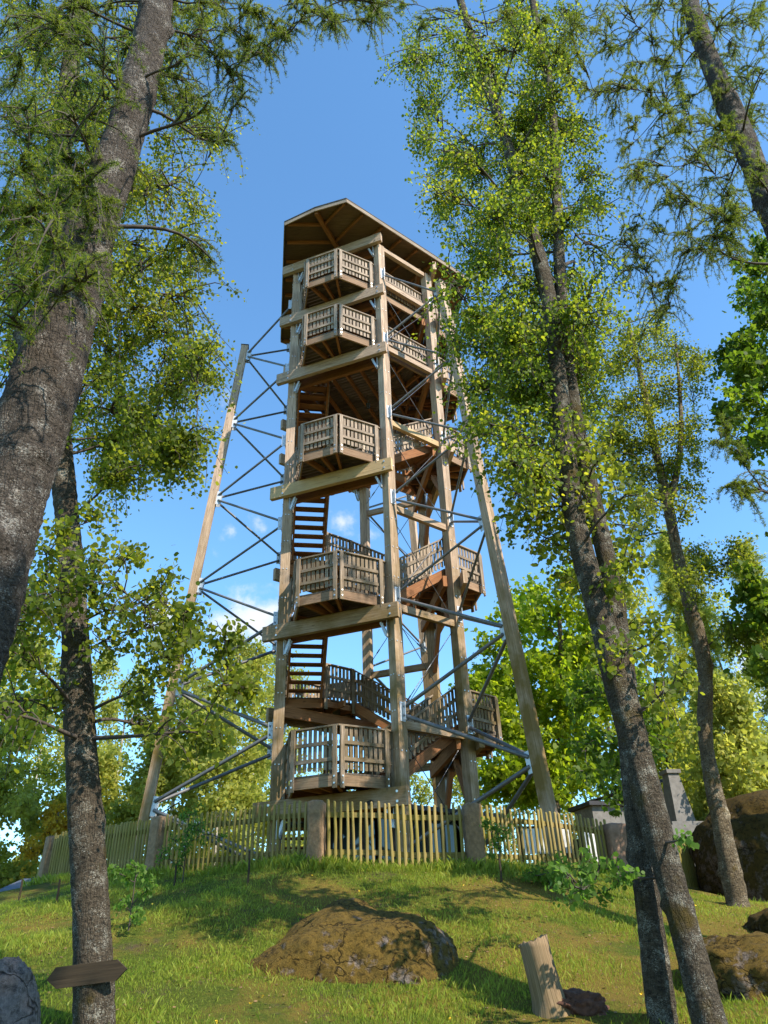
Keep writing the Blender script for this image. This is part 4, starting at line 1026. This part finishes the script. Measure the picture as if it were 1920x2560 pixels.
# --- bright maple behind the tower
T = thing('maple_tree', 'vivid yellow-green maple just behind the right side of the tower', 'maple tree')
pts, rad = trunk_px([(1392, 2010, 27, 20), (1400, 1850, 27, 17), (1405, 1700, 27, 14), (1400, 1560, 27, 10), (1390, 1470, 27, 5)])
o, P_, r_ = trunk_mesh('trunk', pts, rad, M_bark_mix, T, n=16, step=.2)
cl = fill([(1290, 1450), (1430, 1420), (1520, 1500), (1560, 1700), (1490, 1960), (1420, 2000), (1200, 1990), (1170, 1750), (1210, 1640), (1240, 1540)], 90, 25, 29.5, .95)
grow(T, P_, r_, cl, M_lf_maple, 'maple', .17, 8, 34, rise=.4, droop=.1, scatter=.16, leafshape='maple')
# --- trees beyond the hill
def bgtree(name, lab, cat, u, vt, Y, wpx, mat, barkm, leaf=.19, ncl=60, group=None, vb=2150, kind='birch', shape='diamond', tw=9, lp=32, w_tr=.16, low=.22, conic=False):
    T = thing(name, lab, cat, group); tp = at(u, vt, Y); x = tp[0]; zb = gz(x, Y); H = tp[2]-zb; W = wpx/2/ppm(at(u, (vt+vb)/2, Y))
    lean = rng.normal(0, .02*H, 2)
    pts = [(x-lean[0], Y-lean[1], zb-.2), (x-lean[0]*.5+rng.normal(0, .1), Y, zb+H*.35), (x+rng.normal(0, .15), Y, zb+H*.7), (x, Y, zb+H*.97)]
    o, P, r = trunk_mesh('trunk', pts, [w_tr*1.1, w_tr*.85, w_tr*.5, .03], barkm, T, n=12, step=.4)
    cl = []
    for i in range(ncl):
        f = low+(1-low)*((i+.5)/ncl); g_ = (f-low)/(1-low)
        wr = W*((1-g_)**.9 if conic else math.sin(math.pi*min(1, .12+.86*g_))**.6)
        a = rng.uniform(0, 6.28); q = rng.uniform(.2, 1)**.6
        cl.append(((x+math.cos(a)*wr*q, Y+math.sin(a)*wr*q, zb+H*f), max(.6, W*.36)*rng.uniform(.7, 1.25)))
    if kind == 'larch': grow(T, P, r, cl, mat, 'larch', leaf, tw, lp, rise=0, droop=.5, scatter=.06, limbmat=M_branch)
    else: grow(T, P, r, cl, mat, 'birch', leaf, tw, lp, rise=.5, droop=.4, scatter=leaf*.9, limbmat=M_branch, leafshape=shape)
G1 = 'pale birches filling the wood beyond the left of the hill'; G2 = 'light green trees filling the wood behind the right of the hill'
gl1 = 'pale green birch in the sunlit wood beyond the left fence'; gl2 = 'light yellow-green tree in the sunlit wood behind the right fence'
bgtree('birch_tree', 'slender pale birch seen between the left tower leg and the tower posts', 'birch tree', 600, 1600, 38, 300, M_lf_bg, M_bark_pale, ncl=70)
bgtree('birch_tree', 'pale-trunked birch right behind the lower left tower leg', 'birch tree', 470, 1680, 42, 270, M_lf_bg, M_bark_pale, ncl=60)
bgtree('broadleaf_tree', 'yellow-green bushy tree at the left edge beyond the hill', 'tree', 60, 1600, 33, 330, M_lf_bgy, M_bark_mix, ncl=70, low=.1)
bgtree('broadleaf_tree', 'small bush with bright yellow foliage left of the fence end', 'bush', 150, 2010, 30, 170, M_lf_yel, M_bark_mix, ncl=16, low=.3, leaf=.14)
bgtree('broadleaf_tree', 'low round green tree between the yellow bush and the lichened trunk', 'tree', 240, 1880, 36, 250, M_lf_bg, M_bark_mix, ncl=50, low=.1)
for (u, vt, Y, wp, lb) in ((330, 1680, 46, 280, 'birch in the far wood just right of the lichened trunk, above the left stone post'), (700, 1640, 50, 260, 'tall distant birch rising directly left of the front left tower post'), (150, 1650, 50, 280, 'distant birch above the small yellow bush'), (560, 1760, 33, 240, 'low bright birch under the lowest left brace tubes'),
                       (-60, 1450, 40, 320, 'pale birch at the very left edge, higher than its neighbours'), (420, 1850, 34, 240, 'low birch directly behind the left stone fence post'), (20, 1740, 30, 280, 'rounded green tree above the blue-grey roof'), (640, 1850, 44, 280, 'low green birch just above the left front fence panel'), (250, 1640, 42, 240, 'tall pale birch half hidden by the lichened trunk')):
    bgtree('birch_tree', lb, 'birch tree', u, vt, Y, wp, M_lf_bg, M_bark_pale, group=G1, ncl=48, low=.06)
for (u, vt, Y, wp, lb) in ((860, 1900, 55, 320, 'distant tree seen through the stairs above the kiosk'), (1010, 1930, 50, 280, 'distant tree seen between the two right tower posts'), (1200, 1880, 48, 280, 'distant tree seen left of the right slanting tower leg')):
    bgtree('broadleaf_tree', lb, 'tree', u, vt, Y, wp, M_lf_bg, M_bark_mix, group='distant trees seen between the tower posts', ncl=40, low=.05)
bgtree('larch_tree', 'light green larch with a pointed top at the far right', 'larch tree', 1850, 1370, 32, 280, M_lf_bgy, M_bark_mix, kind='larch', leaf=.26, tw=12, lp=16, ncl=60, conic=True)
bgtree('larch_tree', 'light green larch behind the crooked slim birch', 'larch tree', 1660, 1350, 34, 300, M_lf_bgy, M_bark_mix, kind='larch', leaf=.26, tw=12, lp=16, ncl=64, conic=True)
bgtree('birch_tree', 'leaning pale-trunked birch between the crooked birch and the right edge', 'birch tree', 1790, 1700, 26, 220, M_lf_bg, M_bark_pale, ncl=34)
for (u, vt, Y, wp, lb) in ((1560, 1440, 44, 320, 'pale tree behind the twin birches, above the white hut'), (1750, 1500, 40, 320, 'yellow-green tree behind the bend of the crooked birch'), (1930, 1500, 42, 300, 'pale tree at the right edge above the tall boulder'), (1480, 1600, 38, 280, 'green tree filling the gap between bright maple and twin birches'),
                       (1640, 1780, 30, 260, 'low yellow-green tree above the stone monument'), (1900, 1850, 30, 280, 'low bushy tree directly behind the tall boulder'), (1320, 1800, 42, 260, 'dark distant tree behind the bright maple'), (1800, 1950, 27, 220, 'low bush between the crooked birch and the boulder')):
    bgtree('broadleaf_tree', lb, 'tree', u, vt, Y, wp, M_lf_bgy if u % 3 else M_lf_bg, M_bark_mix, group=G2, ncl=48, low=.05)
# far woods closing the horizon
nf = 70000; X = rng.uniform(-75, 75, nf); Y = rng.uniform(62, 84, nf); Hh = 8.5+2.2*np.sin(X*.21)+1.6*np.sin(X*.53+1)+1.2*np.sin(X*1.1+2)
Cc = np.stack([X, Y, ground(X, Y)+Hh*rng.uniform(0, 1, nf)**.8], -1)
V, Fq = leaves_np(Cc, .62, .2, 'hex'); tag(mesh_np('far_woods', V, Fq, M_lf_bg), 'far-off belt of green woodland closing the view behind the hill', 'woodland', kind='stuff')
# --- trees behind the viewer that shade the slope
for (bx, by, hh, cr_, lab) in ((6.0, -1.0, 14, 2.2, 'birch behind and to the right of the viewer, shading the left of the slope'), (3.5, -1.5, 11, 1.6, 'smaller birch close behind the viewer, dappling the left of the slope')):
    T = thing('birch_tree', lab, 'birch tree')
    g0 = gz(bx, by); o, P_, r_ = trunk_mesh('trunk', [(bx, by, g0-.2), (bx+.2, by, g0+6), (bx, by+.2, g0+hh)], [.24, .18, .05], M_bark_birch, T, n=16, step=.3)
    cl = [((bx+rng.normal(0, cr_*.42), by+rng.normal(0, cr_*.42), g0+hh*rng.uniform(.42, 1)), .7) for _ in range(50)]
    grow(T, P_, r_, cl, M_lf_birch, 'birch', .12, 8, 22, rise=.4, droop=.4, scatter=.12)

# ------------------------------------------------------------------ small plants
def sapling(name, lab, cat, u, v, Y, h, wid, n, leaf, mat, flowers=0, nst=1):
    P = at(u, v, Y); z = gz(P[0], P[1]); T = thing(name, lab, cat)
    pts = [(P[0], P[1], z-.05), (P[0]+.02, P[1], z+h*.5), (P[0], P[1], z+h)]
    o, P_, r_ = trunk_mesh('stem', pts, [.012, .009, .004], M_branch, T, n=6, step=.08)
    cl = [((P[0]+rng.normal(0, wid*.45), P[1]+rng.normal(0, wid*.4), z+h*rng.uniform(.25, 1.02)), wid*.35) for _ in range(n)]
    grow(T, P_, r_, cl, mat, 'birch', leaf, 4, 12, rise=.6, droop=.1, scatter=.03, twr=.003)
    if flowers:
        C = np.array([c for c, _ in cl]*3)[:flowers]+rng.normal(0, .1, (flowers, 3)); C[:, 2] += h*.1
        V, Fq = leaves_np(np.repeat(C, 4, 0), .035, 0, 'diamond'); mesh_np('blossom', V, Fq, M_flower, T)
sapling('sapling', 'small sapling with white blossoms in front of the left fence panel', 'sapling', 455, 2212, 14.0, 1.15, .42, 22, .045, M_lf_shrub, 14)
sapling('sapling', 'thin leafy sapling beside the second stone post', 'sapling', 1255, 2205, 13.1, .85, .22, 10, .045, M_lf_shrub)
sapling('shrub', 'low sprawling green shrub in the grass before the right fence', 'shrub', 1370, 2205, 13.2, .38, .5, 18, .06, M_lf_shrub)
sapling('sapling', 'sparse leafy shoot growing right of the lichened trunk', 'sapling', 320, 2330, 11.0, .75, .3, 9, .06, M_lf_shrub)
sapling('shrub', 'leafy weeds at the foot of the corner stone post', 'shrub', 1470, 2215, 13.6, .34, .45, 16, .06, M_lf_shrub)

# ------------------------------------------------------------------ grass
def blades(n, xlo, xhi, ylo, yhi, hmin, hmax, name, wv, clump=0, mat=M_grass, near=None):
    X = rng.uniform(xlo, xhi, n*2); Y = rng.uniform(ylo, yhi, n*2)
    keep = np.abs(X) < Y*.62+.8
    X, Y = X[keep][:n], Y[keep][:n]
    dens = np.sin(X*2.1+np.sin(Y*1.7)*1.4)+np.sin(Y*2.9+np.cos(X*1.3)*1.8)+rng.normal(0, .9, len(X))
    if not clump and near is None:
        k = dens > rng.normal(-.55, .5, len(X)); X, Y, dens = X[k], Y[k], dens[k]
    if clump: k = dens > .3; X, Y, dens = X[k], Y[k], dens[k]
    if near is not None: k = near(X, Y); X, Y, dens = X[k], Y[k], dens[k]
    Z = ground(X, Y); m = len(X)
    H = rng.uniform(hmin, hmax, m)*(1+.25*np.clip(dens, -1.5, 2))
    a = rng.uniform(0, 6.28, m); wdt = wv*rng.uniform(.7, 1.3, m)
    dx, dy = np.cos(a)*wdt, np.sin(a)*wdt; lx, ly = rng.normal(0, .35, m)*H, rng.normal(0, .35, m)*H
    b0 = np.stack([X-dx, Y-dy, Z-.01], -1); b1 = np.stack([X+dx, Y+dy, Z-.01], -1)
    m0 = np.stack([X+dx*.7+lx*.35, Y+dy*.7+ly*.35, Z+H*.6], -1); tp = np.stack([X+lx, Y+ly, Z+H], -1)
    V = np.stack([b0, b1, m0, tp], 1).reshape(-1, 3); o = mesh_np(name, V, np.arange(m*4).reshape(m, 4), mat)
    return o
tag(blades(420000, -9, 9, 6.5, 15.5, .010, .030, 'short_grass', .0026), 'short grass and moss carpeting the sunlit slope', 'grass', kind='stuff')
tag(blades(55000, -9, 9, 6.5, 15.5, .025, .075, 'tufted_grass', .003, clump=1), 'taller green grass tufts scattered over the slope', 'grass', kind='stuff')
# taller grass hugging the fence line
fx = np.array([p[:2] for p in FP])
def nearfence(X, Y):
    d = np.full(len(X), 9.)
    for i in range(1, 5):
        a, b = fx[i], fx[i+1]; ab = b-a; t_ = np.clip(((X-a[0])*ab[0]+(Y-a[1])*ab[1])/(ab@ab), 0, 1)
        d = np.minimum(d, np.hypot(X-a[0]-ab[0]*t_, Y-a[1]-ab[1]*t_))
    return d < .55*rng.uniform(.2, 1, len(X))
tag(blades(260000, -9, 9, 12.5, 19, .05, .15, 'tall_grass', .004, near=nearfence), 'long grass growing along the foot of the picket fence', 'grass', kind='stuff')
n = 34; X = rng.uniform(-6, 6, n); Y = rng.uniform(6, 13.3, n); k = np.abs(X) < Y*.5; X, Y = X[k], Y[k]; Cc = np.stack([X, Y, ground(X, Y)+rng.uniform(.04, .1, len(X))], -1)
V, Fq = leaves_np(np.repeat(Cc, 6, 0), .022, -.5, 'diamond'); tag(mesh_np('wildflowers', V, Fq, M_flowery), 'tiny yellow wildflowers dotted in the grass', 'wildflowers', kind='stuff')
nl = 2600; X = rng.uniform(-7, 7, nl); Y = rng.uniform(7.6, 14, nl); k = np.abs(X) < Y*.56; X, Y = X[k], Y[k]
Cc = np.stack([X, Y, ground(X, Y)+.012], -1); V, Fq = leaves_np(Cc, .035, 0, 'hex'); V[:, 2] = np.repeat(Cc[:, 2], 6)+(V[:, 2]-np.repeat(Cc[:, 2], 6))*.35
tag(mesh_np('leaf_litter', V, Fq, M_litter), 'brown dead leaves and bits scattered in the grass', 'litter', kind='stuff')
print('DONE', sum(len(o.data.polygons) for o in bpy.data.objects if o.type == 'MESH'))
